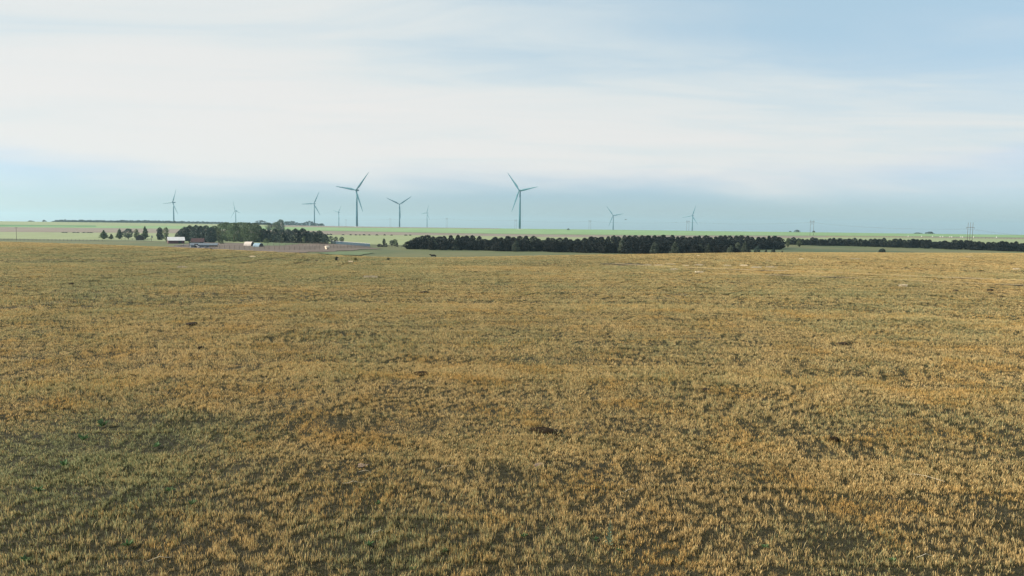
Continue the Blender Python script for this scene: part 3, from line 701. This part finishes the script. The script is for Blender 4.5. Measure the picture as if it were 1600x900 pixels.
# fences: posts and rails, each fence one thing
me_post = {}
def fence(pix, n, h, label, rails=(.45, .9), mat='wood', r=.07, name='corral_fence', rr=.035, ends=True):
    P = [far_hit(*q) for q in pix]; seg = [0]
    for a, b in zip(P, P[1:]): seg.append(seg[-1] + (b - a).length)
    pts = []
    for i in range(n + 1):
        s = seg[-1] * i / n; j = min(max(k for k in range(len(seg)) if seg[k] <= s + 1e-6), len(P) - 2)
        q = P[j].lerp(P[j + 1], (s - seg[j]) / (seg[j + 1] - seg[j])); q.z = hz(q.x, q.y) + .2; pts.append(q)
    o = thing(name, label, 'fence', pts[0])
    key = (h, r, mat)
    if key not in me_post: me_post[key] = mesh_of('post', *tube([(0, 0, -.5), (0, 0, h * .5), (0, 0, h)], [r, r, r * .9], 7), M[mat])
    for q in pts: add('post', me_post[key], o, q - pts[0], (random.uniform(-.02, .02), random.uniform(-.02, .02), random.random() * 3))
    for fz in rails:
        v, f = tube([q - pts[0] + Vector((0, 0, h * fz)) for q in pts], [rr] * len(pts), 5)
        add('rail', mesh_of('rail', v, f, M[mat]), o)
fence([(328, 389.2), (400, 390.4), (455, 391.4), (500, 391.0)], 22, 1.75, 'long corral fence of grey posts and rails along the near side of the dirt yard', (.3, .6, .92), r=.10, rr=.05)
fence([(418, 384.6), (470, 385.2), (505, 387.0)], 12, 1.75, 'inner corral fence with tall grey posts behind the near corral fence', (.5, .92), r=.09, rr=.04)
fence([(430, 381.8), (480, 382.5), (512, 384.2)], 11, 1.7, 'back corral fence between the lawn and the dirt yard', (.5, .92), r=.09, rr=.04)
fence([(516, 385.6), (540, 386.6), (570, 387.8)], 10, 1.5, 'low pen fence right before the long blue windbreak fence', (.5, .92), r=.09, rr=.04)
fence([(516, 389.0), (545, 388.4), (575, 388.2)], 10, 1.4, 'pole fence running off from the hay bale', (.35, .65, .95), r=.09, rr=.06)
fence([(590, 386.3), (605, 386.8), (632, 387.6)], 9, 1.4, 'short wire fence with dark posts up to the windbreak end', (.5, .9), 'wood_dark', .09, 'field_fence', .02)
fence([(190, 375.3), (215, 375.6), (236, 375.6)], 8, 1.2, 'short dark fence along the roadside row of trees', (.5, .9), 'wood_dark', .09, 'field_fence', .05)
fence([(0, 375.8), (80, 376.6), (160, 377.2)], 26, 1.2, 'long thin wire fence along the dark field edge', (.5, .9), 'wood_dark', .07, 'field_fence', .012)
fence([(1330, 369.9), (1450, 371.4), (1610, 373.9)], 52, 1.3, 'far wire fence along the top of the brown stubble field', (.5, .9), 'wood_dark', .09, 'field_fence', .015)
for x in (1419, 1440, 1457, 1469, 1473, 1484, 1487, 1501, 1504, 1521, 1557):
    y = np.interp(x, *zip(*L3)) + .7; p = far_hit(x, y); 
    o = tag(add('marker_post', mesh_of('marker_post', *merge(tube([(0, 0, -.2), (0, 0, 1.0), (0, 0, 1.5), (0, 0, 1.62)], [.42, .42, .38, .15], 8)), M['white']), None, p), 'stubby white marker post along the top of the brown field', 'post', 'white posts along the far field')

# ------------------------------------------------------------------ poles and pylons
def simple_pole(x, yt, yb, label, boxed=False):
    p = far_hit(x, yb); d = math.hypot(p.x, p.y); v = ray(x, yt); h = v[2] / math.hypot(v[0], v[1]) * d - p.z
    o = thing('utility_pole', label, 'pole', p, face_cam(p))
    add('pole', mesh_of('pole', *tube([(0, 0, -.4), (0, 0, h * .5), (0, 0, h)], [.12, .11, .09], 8), M['wood_dark']), o)
    if boxed: add('transformer', mesh_of('transformer', *tube([(.35, 0, h - 1.6), (.35, 0, h - .2)], [.42, .42], 10), M['steel_grey']), o)
    add('crossarm', mesh_of('crossarm', *box(0, -.1, h - .15, 1.5 if not boxed else .8, .12, .14), M['wood_dark']), o)
simple_pole(26, 355.5, 375.5, 'tall lone wooden pole standing in the pale field by the dark edge')
simple_pole(236.8, 368, 377.3, 'short wooden pole with a drum near its top beside the roadside trees', True)

PYL = [(540.5, 342.5, 3300, 2), (610, 341, 2900, 2), (698, 340, 2450, 2), (805.5, 342.5, 2050, 2), (921.5, 343.5, 1800, 2), (1074.5, 344, 1500, 2), (1268.5, 343.5, 1150, 2), (1516, 347.5, 860, 3)]
lab = {540.5: 'faint far two-pole pylon just right of the small turbine by the blue wood', 610: 'faint two-pole pylon just before the Y-shaped turbine', 698: 'faint two-pole pylon standing alone past a small turbine',
       805.5: 'two-pole pylon beside the tower of the tall turbine', 921.5: 'two-pole pylon over the green crop beside a far turbine', 1074.5: 'two-pole pylon right next to a far turbine',
       1268.5: 'dark two-pole pylon on the skyline beside small blue trees', 1516: 'three-pole pylon with a long crossarm over the brown field'}
att = []
for x, yt, d, n in PYL:
    p = on(x, 360, d); v = ray(x, yt); top = v[2] / math.hypot(v[0], v[1]) * d; h = top - p.z
    az = math.atan2(p.x, p.y); nxt = PYL[min(PYL.index((x, yt, d, n)) + 1, 7)]
    o = thing('power_pylon', lab[x], 'pylon', p, -az, 'wooden pylons of the power line')
    sp = 4.4 if n == 2 else 2.05
    xs_ = [(-sp / 2), sp / 2] if n == 2 else [-sp, 0, sp]
    for q in xs_: add('pole', mesh_of('pole', *tube([(q, 0, -.5), (q, 0, h * .5), (q, 0, h)], [.21, .18, .15], 8), M['wood_dark'], True), o)
    za = h - (2.2 if n == 2 else 5.0); wa = 6.6 if n == 2 else 7.0
    add('crossarm', mesh_of('crossarm', *box(0, -.3, za, wa, .25, .38), M['wood_dark']), o)
    for q in (-wa / 2 + .15, 0, wa / 2 - .15):
        add('insulator', mesh_of('insulator', *tube([(q, -.3, za - .15), (q, -.3, za - 1.5)], [.10, .12], 6), M['steel_grey']), o)
    if n == 2: add('brace', mesh_of('brace', *merge(tube([(-sp / 2, .1, za - 1), (sp / 2, .1, za - 5)], [.1, .1], 5), tube([(sp / 2, -.1, za - 1), (-sp / 2, -.1, za - 5)], [.1, .1], 5)), M['wood_dark']), o)
    Mx = Matrix.Translation(p) @ Matrix.Rotation(-az, 4, 'Z')
    att.append([Mx @ Vector((q, -.3, za - 1.5)) for q in (-wa / 2 + .15, 0, wa / 2 - .15)])
last = att[-1]; step_ = (last[1] - att[-2][1]) * .55
for q, w in enumerate(('outer cable of the power line on its field side', 'middle cable of the power line strung between the pylons', 'outer cable of the power line on its far side')):
    pts = []
    seq = [a[q] for a in att] + [att[-1][q] + step_ + Vector((0, 0, -3))]
    for a, b in zip(seq, seq[1:]):
        for t in range(14):
            s_ = t / 14; m_ = a.lerp(b, s_); m_.z -= 4 * 3.2 * s_ * (1 - s_); pts.append(m_)
    pts.append(seq[-1])
    tag(add('power_cable', mesh_of('power_cable', *tube(pts, [.035] * len(pts), 4), M['wire'])), w, 'cable', 'cables of the power line')

# ------------------------------------------------------------------ cow in the hollow, bird
def skinned(name, verts, edges, rads, mat, root=0):
    me = bpy.data.meshes.new(name); me.from_pydata(verts, edges, []); me.materials.append(mat)
    o = bpy.data.objects.new(name, me); COL.objects.link(o)
    md = o.modifiers.new('skin', 'SKIN'); md.use_smooth_shade = True
    for i, r in enumerate(rads): me.skin_vertices[0].data[i].radius = r if isinstance(r, tuple) else (r, r)
    me.skin_vertices[0].data[root].use_root = True
    s_ = o.modifiers.new('sub', 'SUBSURF'); s_.levels = 1; s_.render_levels = 1
    return o
cv = [(0, 0, .98), (.55, 0, 1.0), (.95, 0, 1.02), (-.5, 0, 1.0), (-.8, 0, 1.05), (-1.1, 0, 1.28), (-1.38, 0, 1.36), (-1.62, 0, 1.22),
      (-.55, .19, .72), (-.56, .19, .38), (-.57, .19, .03), (-.55, -.19, .72), (-.53, -.19, .38), (-.55, -.19, .03),
      (.80, .19, .74), (.88, .19, .42), (.84, .19, .03), (.80, -.19, .74), (.90, -.19, .42), (.86, -.19, .03), (1.08, 0, 1.0), (1.14, 0, .55), (-1.36, .16, 1.44), (-1.36, -.16, 1.44)]
ce = [(0, 1), (1, 2), (0, 3), (3, 4), (4, 5), (5, 6), (6, 7), (3, 8), (8, 9), (9, 10), (3, 11), (11, 12), (12, 13), (2, 14), (14, 15), (15, 16), (2, 17), (17, 18), (18, 19), (2, 20), (20, 21), (6, 22), (6, 23)]
cr = [(.34, .38), (.33, .35), (.26, .30), (.33, .36), (.24, .30), .17, .14, .09, .13, .075, .06, .13, .075, .06, .16, .085, .065, .16, .085, .065, .04, .035, .04, .04]
cow = skinned('cow', cv, ce, cr, M['hide'])
p = far_hit(677, 403.2, 240); cow.location = (p.x, p.y, p.z + .04); cow.rotation_euler = (0, 0, face_cam(p) + R(8)); tag(cow, 'black cow standing in the hollow just beyond the pasture crest', 'cow')

pb = at(977.8, 343.3, 260); V = [(0, -.30, 0), (.05, 0, .05), (-.05, 0, .05), (0, 0, -.06), (0, .32, .01), (.10, .42, .0), (-.10, .42, .0),
     (.35, -.10, .16), (.75, .06, .10), (.30, .12, .13), (-.35, -.10, .16), (-.75, .06, .10), (-.30, .12, .13), (.04, -.12, .06), (-.04, -.12, .06)]
Fc = [(0, 13, 3), (0, 3, 14), (0, 14, 13), (13, 1, 3), (14, 3, 2), (13, 14, 2, 1), (1, 4, 3), (2, 3, 4), (1, 2, 4), (4, 5, 6), (13, 7, 9, 1), (7, 8, 9), (14, 2, 12, 10), (10, 12, 11)]
bird = add('bird', mesh_of('bird', V, Fc, M['hide']), None, pb, (0, 0, .6)); so = bird.modifiers.new('thick', 'SOLIDIFY'); so.thickness = .02
tag(bird, 'small dark bird gliding in the sky beside a far turbine', 'bird')

# ------------------------------------------------------------------ things lying in the pasture
BARE = []     # (x, y, radius) where no grass grows
def pasture_rock(name, x, y, wpx, hfrac, mat, label, cat, seed, bare=.7, group=None):
    p = near_hit(x, y); d = p.length; w = wpx * d / F / 2
    me = rock_mesh(seed, 1.0, 4, .22); me.materials.append(mat); me.polygons.foreach_set('use_smooth', [True] * len(me.polygons))
    o = add(name, me, None, (p.x, p.y, p.z + w * hfrac * .45), (0, 0, seed), (w, w * .8, w * hfrac)); tag(o, label, cat, group)
    BARE.append((p.x, p.y, w * bare)); return o
pasture_rock('earth_shade_mound', 853, 676, 42, .20, M['mound'], 'broad dark earth mound for a shadowed hollow, with golden grass behind it', 'mound', 3, .8)  # its dark colour also carries the shadow of a hollow
pasture_rock('stone', 843, 729, 15, .5, M['stone'], 'pinkish stone in the grass nearer than the broad dark mound', 'stone', 4, 1.0)
pasture_rock('dung_pat', 299, 508, 18, .30, M['dung'], 'dark dung pat lying alone where the grass turns greenish', 'dung', 5, 1.0)
pasture_rock('dung_pat', 1315, 539, 16, .32, M['dung'], 'dark dung pat with paler crumbs beside it', 'dung', 6, 1.0)
pasture_rock('dung_crumb', 1336, 537, 12, .3, M['mound'], 'flat grey crumb of dung beside a dark dung pat', 'dung', 16, 1.0)
pasture_rock('stone', 1304, 691, 15, .7, M['mound'], 'upright dark stone standing in golden grass', 'stone', 7, .9)
pasture_rock('dung_crumb', 658, 585, 26, .2, M['mound'], 'long thin dark crumb of dung in the mid pasture', 'dung', 8, .8)
pasture_rock('stone', 567, 729, 16, .35, M['stone'], 'flat pale stone shaped like a curved chip', 'stone', 9, .9)
pasture_rock('dung_crumb', 664, 458.5, 16, .3, M['dung'], 'small flat dark patch of dung beyond a greenish streak', 'dung', 10, 1)
for i, (x, y, w) in enumerate([(1077, 439.5, 6), (1091, 441.5, 4), (1144, 442.5, 5), (112, 444.5, 6), (1493, 455.5, 7), (1547, 455, 8), (1564, 464.5, 6), (495, 408.5, 5), (1104, 611, 12), (313, 544.5, 8)]):
    pasture_rock('dung_crumb', x, y, w, .5, M['dung'], 'small dark dung crumb lying out in the pasture', 'dung', 20 + i, 1, 'dung crumbs in the pasture')

def tuft(name, x, y, wpx, hm, n, mat, label, cat, seed, lean=.6, bw=.006, group=None):
    """clump of many separate blades"""
    r = random.Random(seed); p = near_hit(x, y); w = wpx * p.length / F / 2; V, Fc, tone = [], [], []
    rt = Vector((p.y, -p.x, 0)).normalized(); fw = Vector((p.x, p.y, 0)).normalized()
    for _ in range(n):
        q = rt * max(-w, min(w, r.gauss(0, w * .5))) + fw * r.gauss(0, w * .35); h = hm * r.uniform(.5, 1.1)
        l = Vector((r.gauss(0, lean), r.gauss(0, lean), 0)) * h; b_ = Vector((r.gauss(0, 1), r.gauss(0, 1), 0)).normalized() * bw
        q.z = hz(p.x + q.x, p.y + q.y) - p.z - .005; m_ = q + l * .35 + Vector((0, 0, h * .65)); t_ = q + l + Vector((0, 0, h))
        i = len(V); V += [q - b_, q + b_, m_ + b_ * .9, m_ - b_ * .9, t_]; Fc += [(i, i + 1, i + 2, i + 3), (i + 3, i + 2, i + 4)]; tone += [r.random()] * 2
    me = mesh_of(name, V, Fc, mat); a_ = me.attributes.new('tone', 'FLOAT', 'FACE'); a_.data.foreach_set('value', tone)
    return tag(add(name, me, None, p), label, cat, group)
M['bleach'] = leaf_mat('bleached_grass', (.50, .42, .29), (.74, .65, .51), .35)
M['weed'] = leaf_mat('dark_weed', (.03, .042, .032), (.07, .085, .06), .2)
M['gold'] = leaf_mat('golden_grass', (.38, .25, .085), (.72, .52, .21), .35)
M['weed_y'] = leaf_mat('dry_weed', (.12, .12, .05), (.20, .18, .08), .3)
tuft('grass_tuft', 579, 434.5, 20, .13, 420, M['bleach'], 'bright bleached grass tuft, by far the biggest white patch in the pasture', 'grass tuft', 1, .5, .012)
for i, (x, y, w) in enumerate([(547, 409.5, 8), (284, 418.5, 11), (1030, 415.5, 14), (1048, 414, 14), (1092, 415, 12), (1010, 415, 12), (1053, 422, 10), (1092, 426.5, 12), (1182, 419, 14), (1205, 418.5, 14), (1091, 400, 6), (1199, 408, 6),
                               (1252, 405.5, 5), (1411, 448, 9), (1333, 405, 7), (1341, 405.3, 5), (1513, 402, 6), (1588, 421.5, 7), (395, 401.5, 8), (403, 396, 6), (1162, 415.8, 10), (1136, 416, 10), (1071, 416.5, 8)]):
    tuft('grass_tuft', x, y, w, .12, 150, M['bleach'], 'small bleached straw tuft showing pale against the pasture', 'grass tuft', 50 + i, .6, .02, 'bleached tufts across the pasture')
for x, y, w, h, m, lb in [(526, 408, 3.4, .42, 'weed', 'upright dark weed near the crest of the pasture'), (555, 407.5, 4, .34, 'weed_y', 'yellowish dry weed clump near the pasture crest'),
                          (607, 408, 2.8, .34, 'weed', 'tiny black weed closest to the pasture crest over the hollow')]:
    tuft('weed', x, y, w, h, 90, M[m], lb, 'weed', int(x), .25, .025)
tuft('weed', 528.5, 408.2, 1.6, .3, 40, M['bleach'], 'pale dry stalks leaning on the upright dark weed', 'weed', 33, .2, .015)

tuft('grass_tuft', 832, 666, 26, .085, 160, M['gold'], 'bright golden grass clump standing right behind the broad dark mound', 'grass tuft', 77, .35, .003)
tuft('weed', 856, 677, 46, .05, 420, M['weed'], 'low dark weed clump growing over the broad dark mound', 'weed', 78, .5, .004)  # dark stems that also fill in the shadow of the hollow
# sage stalk with leaves in the foreground
p = near_hit(951, 853); o = thing('sage_plant', 'pale green leafy stalk standing up in the near grass', 'plant', p)
r = random.Random(5); hs_ = .20
st = [(0, 0, 0), (.004, 0, hs_ * .5), (.012, 0, hs_)]
add('stem', mesh_of('stem', *tube(st, [.004, .003, .002], 6), M['leaf_sage']), o)
for i in range(34):
    t = i / 34; z = hs_ * t; a = i * 2.4; L = .034 * (1.15 - t) + .008; u = Vector((math.cos(a), math.sin(a), .7)).normalized() * L; w_ = Vector((-math.sin(a), math.cos(a), 0)) * L * .28; b = Vector((.008 * t, 0, z))
    me = mesh_of('leaf', [b, b + u * .5 + w_, b + u, b + u * .5 - w_], [(0, 1, 2, 3)], M['leaf_sage']); a_ = me.attributes.new('tone', 'FLOAT', 'FACE'); a_.data.foreach_set('value', [r.random()])
    add('leaf', me, o)
def green_plant(x, y, wpx, seed):
    r = random.Random(seed); p = near_hit(x, y); w = wpx * p.length / F / 2; o = thing('green_weed', 'small fresh green weed rosette low in the near grass', 'weed', p, 0, 'green weeds in the near grass'); V = []
    for i in range(15):
        a = r.uniform(0, 6.28); u = Vector((math.cos(a), math.sin(a), r.uniform(.6, 1.8))).normalized() * w * r.uniform(.8, 1.3); s_ = Vector((-math.sin(a), math.cos(a), 0)) * w * .16
        me = mesh_of('leaf', [(0, 0, .01), u * .5 + s_ + Vector((0, 0, .01)), u + Vector((0, 0, -.1 * w)), u * .5 - s_ + Vector((0, 0, .01))], [(0, 1, 2), (0, 2, 3)], M['leaf_green'])
        a_ = me.attributes.new('tone', 'FLOAT', 'FACE'); a_.data.foreach_set('value', [r.random()] * 2); add('leaf', me, o)
M['leaf_green'] = leaf_mat('fresh_leaves', (.05, .105, .042), (.095, .165, .066), .35)
for i, (x, y, w) in enumerate([(819, 842, 16), (930, 846, 14), (968, 864, 16), (695, 864, 14), (577, 855, 20), (590, 790, 16), (200, 856, 22), (1395, 880, 16), (645, 893, 16), (1195, 858, 16), (265, 770, 18), (130, 690, 24), (160, 668, 26), (100, 730, 22), (300, 790, 18), (60, 770, 20), (245, 700, 18), (40, 880, 20)]):
    green_plant(x, y, w, i)
for i, (x, y, w, a) in enumerate([(1447, 751, 44, .25), (1446, 876, 26, -.7), (552, 760, 30, .05), (570, 742, 18, .1), (985, 772, 20, -.6), (590, 838, 22, -.5), (700, 735, 30, -.3), (250, 880, 30, .1)]):
    p = near_hit(x, y); L = w * p.length / F / 2; rt = Matrix.Rotation(-math.atan2(p.x, p.y) - a, 3, 'Z') @ Vector((1, 0, 0))
    pts = [rt * L * s_ + Vector((0, 0, .028 + .018 * (1 - s_ * s_) + .006 * math.sin(7 * s_ + i))) for s_ in (-1, -.5, 0, .5, 1)]
    tag(add('straw', mesh_of('straw', *tube(pts, [.0012, .0017, .0018, .0016, .001], 5), M['stick']), None, p), 'single fallen pale straw lying across the near grass', 'straw', 'fallen straws in the near grass')

# ------------------------------------------------------------------ pasture grass
GREEN = [(150, 705, 2.6, .24), (330, 760, 1.2, .10), (100, 840, 1.4, .13), (600, 855, 1.1, .18), (900, 865, .8, .15), (1280, 860, .9, .10), (460, 545, 3, .06), (1300, 455, 16, .06), (90, 400, 70, .15), (330, 402, 50, .06), (1420, 520, 4, .05)]
def grass_mat():
    m, t, b = new_mat('pasture_grass'); P = pos(t)
    r1 = N(t, 'ShaderNodeAttribute', attribute_name='r1').outputs['Fac']; r2 = N(t, 'ShaderNodeAttribute', attribute_name='r2').outputs['Fac']; hh = N(t, 'ShaderNodeAttribute', attribute_name='hh').outputs['Fac']
    n1 = noise(t, P, .55, 4, .55); n2 = noise(t, P, .11, 3, .5); n3 = noise(t, P, 2.6, 3, .5)
    g = mth(t, 'ADD', mth(t, 'MULTIPLY', n1, .50), mth(t, 'ADD', mth(t, 'MULTIPLY', n2, .55), mth(t, 'MULTIPLY', n3, .30)))
    g = mth(t, 'ADD', g, mth(t, 'MULTIPLY', mth(t, 'SUBTRACT', r1, .5), .75))
    for (gx, gy, gr_, ga) in GREEN:      # spots where the pasture is greener
        ds = N(t, 'ShaderNodeVectorMath', operation='DISTANCE'); t.links.new(P, ds.inputs[0]); q_ = near_hit(gx, gy); ds.inputs[1].default_value = q_
        g = mth(t, 'ADD', g, rmp(t, ds.outputs['Value'], gr_ * .25, gr_, ga, 0.0))
    green = rmp(t, g, .58, .98)
    thv = N(t, 'ShaderNodeAttribute', attribute_name='th').outputs['Fac']
    dry = mixc(t, r2, (.40, .26, .10), (.88, .645, .30))
    dry = mixc(t, rmp(t, r1, .80, .98), dry, (.84, .75, .54))
    gold = mixc(t, rmp(t, noise(t, P, .9, 3), .46, .68), dry, mixc(t, r2, (.40, .235, .075), (.80, .51, .17)))
    gr = mixc(t, r2, (.14, .165, .07), (.46, .47, .25))
    c = mixc(t, green, gold, gr)
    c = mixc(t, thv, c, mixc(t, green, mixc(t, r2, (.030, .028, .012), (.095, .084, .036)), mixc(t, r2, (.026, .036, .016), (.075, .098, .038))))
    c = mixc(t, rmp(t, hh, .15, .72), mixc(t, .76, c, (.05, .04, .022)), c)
    t.links.new(c, b.inputs['Base Color']); b.inputs['Roughness'].default_value = .6
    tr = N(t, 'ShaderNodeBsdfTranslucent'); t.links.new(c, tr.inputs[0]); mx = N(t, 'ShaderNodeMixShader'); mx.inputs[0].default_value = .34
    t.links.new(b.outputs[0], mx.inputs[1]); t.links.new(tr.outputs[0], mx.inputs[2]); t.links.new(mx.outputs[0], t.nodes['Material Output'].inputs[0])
    return m
M['grass'] = grass_mat()
TILE = 1.15
def grass_tile(seed, clumps, hmean, bw, bare):
    g = np.random.default_rng(seed); cx = g.uniform(-TILE / 2, TILE / 2, (clumps * 3, 2))
    dn = vnoise(cx[:, 0] * 25 + seed, cx[:, 1] * 25 - seed, 1.3 + seed) + .6 * vnoise(cx[:, 0] * 61, cx[:, 1] * 61 - seed, 2.1 + seed); cx = cx[dn > bare][:clumps]
    low = g.uniform(-TILE / 2, TILE / 2, (3400, 2)); cx = np.concatenate([cx, low])
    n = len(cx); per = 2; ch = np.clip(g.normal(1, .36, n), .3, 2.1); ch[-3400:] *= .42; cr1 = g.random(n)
    base = np.repeat(cx, per, 0) + g.normal(0, .012, (n * per, 2)); m = n * per
    h = hmean * np.repeat(ch, per) * g.uniform(.45, 1.12, m); a = g.uniform(0, 6.28, m); ln = np.abs(g.normal(.25, .38, m)) * h
    lx, ly = np.cos(a) * ln + .10 * h, np.sin(a) * ln; wa = g.uniform(0, 6.28, m); w = bw * g.uniform(.6, 1.4, m); wx, wy = np.cos(wa) * w / 2, np.sin(wa) * w / 2
    head = g.random(m) < .42                      # blades that carry a seed head are widest near the tip
    wm = np.where(head, 1.35, .8)
    V = np.zeros((m, 5, 3)); z0 = -.012
    V[:, 0] = np.stack([base[:, 0] - wx * .5, base[:, 1] - wy * .5, np.full(m, z0)], 1); V[:, 1] = np.stack([base[:, 0] + wx * .5, base[:, 1] + wy * .5, np.full(m, z0)], 1)
    k2 = np.where(head, .72, .5)
    V[:, 2] = np.stack([base[:, 0] + lx * k2 ** 1.6 + wx * wm, base[:, 1] + ly * k2 ** 1.6 + wy * wm, h * k2], 1); V[:, 3] = np.stack([base[:, 0] + lx * k2 ** 1.6 - wx * wm, base[:, 1] + ly * k2 ** 1.6 - wy * wm, h * k2], 1)
    V[:, 4] = np.stack([base[:, 0] + lx, base[:, 1] + ly, h], 1)
    b0 = np.arange(m) * 5; q = np.stack([b0, b0 + 1, b0 + 2, b0 + 3], 1); t3 = np.stack([b0 + 3, b0 + 2, b0 + 4], 1)
    loops = np.concatenate([q, t3], 1).ravel(); me = bpy.data.meshes.new('grass_tile'); me.vertices.add(m * 5); me.vertices.foreach_set('co', V.ravel())
    me.loops.add(len(loops)); me.loops.foreach_set('vertex_index', loops.astype(np.int32)); me.polygons.add(m * 2)
    ls = np.stack([np.arange(m) * 7, np.arange(m) * 7 + 4], 1).ravel(); me.polygons.foreach_set('loop_start', ls.astype(np.int32))
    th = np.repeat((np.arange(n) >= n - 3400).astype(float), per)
    r1 = np.clip(.6 * np.repeat(cr1, per) + .4 * g.random(m), 0, 1)
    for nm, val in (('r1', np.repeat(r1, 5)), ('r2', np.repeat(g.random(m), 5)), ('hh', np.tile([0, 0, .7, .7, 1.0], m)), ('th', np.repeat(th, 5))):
        at_ = me.attributes.new(nm, 'FLOAT', 'POINT'); at_.data.foreach_set('value', val.astype(np.float32))
    me.materials.append(M['grass']); me.update(calc_edges=True); return me
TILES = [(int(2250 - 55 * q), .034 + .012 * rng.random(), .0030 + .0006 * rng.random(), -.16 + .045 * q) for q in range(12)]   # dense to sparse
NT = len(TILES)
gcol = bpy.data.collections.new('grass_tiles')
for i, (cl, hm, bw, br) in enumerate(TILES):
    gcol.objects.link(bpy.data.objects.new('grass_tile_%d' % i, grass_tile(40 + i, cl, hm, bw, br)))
pts, rots, scl, idx = [], [], [], []
half = R(46)
bare = np.array(BARE); trk = np.array([(p.x, p.y) for p in TRK])
def zone(d0, d1, s, zs):
    stp = TILE * s
    xs = np.arange(-math.ceil(d1 * .85 / stp), math.ceil(d1 * .85 / stp) + 1) * stp; ys = np.arange(0, math.ceil(d1 / stp) + 1) * stp; X, Y = np.meshgrid(xs, ys); X = X + (rng.random(len(ys)) * stp)[:, None]
    dd = np.hypot(X, Y); a = np.arctan2(X, Y); lim = np.interp(a, CA, 2 * EYE / CT) * 1.1
    k_ = (dd >= d0 - stp * .9) & (dd < d1) & (np.abs(a) < half) & (dd < lim); x, y = X[k_], Y[k_]
    if d0 >= 20:
        dm = np.array([np.min((trk[:, 0] - u) ** 2 + (trk[:, 1] - w) ** 2) if 30 < math.hypot(u, w) else 99 for u, w in zip(x, y)]); kk = dm > (.5 * TILE * s * .4) ** 2; x, y = x[kk], y[kk]
    z = height(x, y)
    for u, w, c in zip(x, y, z):
        pts.append((u, w, c)); scl.append((s * 1.06, s * 1.06, zs * rng.uniform(.9, 1.1) * max(.72, 1 + .3 * float(vnoise(u / 2.6, w / 2.6, 4.4))))); rots.append((0, 0, int(rng.integers(0, 4)) * math.pi / 2)); idx.append(int(np.clip(5.2 + 3.6 * max(0.0, 1 - (math.hypot(u, w) - 4.5) / 7) + 4.5 * float(vnoise(u / 1.3 + 3, w / 1.3, 7.7)) + rng.normal(0, 2.2), 0, NT - 1)))
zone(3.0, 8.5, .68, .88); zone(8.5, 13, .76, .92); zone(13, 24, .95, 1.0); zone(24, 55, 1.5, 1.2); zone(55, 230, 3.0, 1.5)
gm = bpy.data.meshes.new('pasture_grass'); gm.from_pydata(pts, [], [])
for nm, typ, val in (('rot', 'FLOAT_VECTOR', rots), ('scl', 'FLOAT_VECTOR', scl)):
    a_ = gm.attributes.new(nm, typ, 'POINT'); a_.data.foreach_set('vector', np.array(val, np.float32).ravel())
a_ = gm.attributes.new('idx', 'INT', 'POINT'); a_.data.foreach_set('value', np.array(idx, np.int32))
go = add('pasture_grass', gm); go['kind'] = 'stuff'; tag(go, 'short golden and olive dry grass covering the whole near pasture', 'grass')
ng = bpy.data.node_groups.new('grass_spread', 'GeometryNodeTree')
ng.interface.new_socket('Geometry', in_out='INPUT', socket_type='NodeSocketGeometry'); ng.interface.new_socket('Geometry', in_out='OUTPUT', socket_type='NodeSocketGeometry')
gi = N(ng, 'NodeGroupInput'); gout = N(ng, 'NodeGroupOutput'); ci = N(ng, 'GeometryNodeCollectionInfo'); ci.inputs[0].default_value = gcol; ci.inputs[1].default_value = True; ci.inputs[2].default_value = True
ip = N(ng, 'GeometryNodeInstanceOnPoints'); ip.inputs['Pick Instance'].default_value = True
def named(nm, typ):
    n = N(ng, 'GeometryNodeInputNamedAttribute', data_type=typ); n.inputs['Name'].default_value = nm; return n.outputs[0]
e2r = N(ng, 'FunctionNodeEulerToRotation'); ng.links.new(named('rot', 'FLOAT_VECTOR'), e2r.inputs[0])
ng.links.new(gi.outputs[0], ip.inputs['Points']); ng.links.new(ci.outputs[0], ip.inputs['Instance']); ng.links.new(named('idx', 'INT'), ip.inputs['Instance Index'])
ng.links.new(e2r.outputs[0], ip.inputs['Rotation']); ng.links.new(named('scl', 'FLOAT_VECTOR'), ip.inputs['Scale']); ng.links.new(ip.outputs[0], gout.inputs[0])
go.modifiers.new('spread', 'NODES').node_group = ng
print('grass tiles', len(pts))
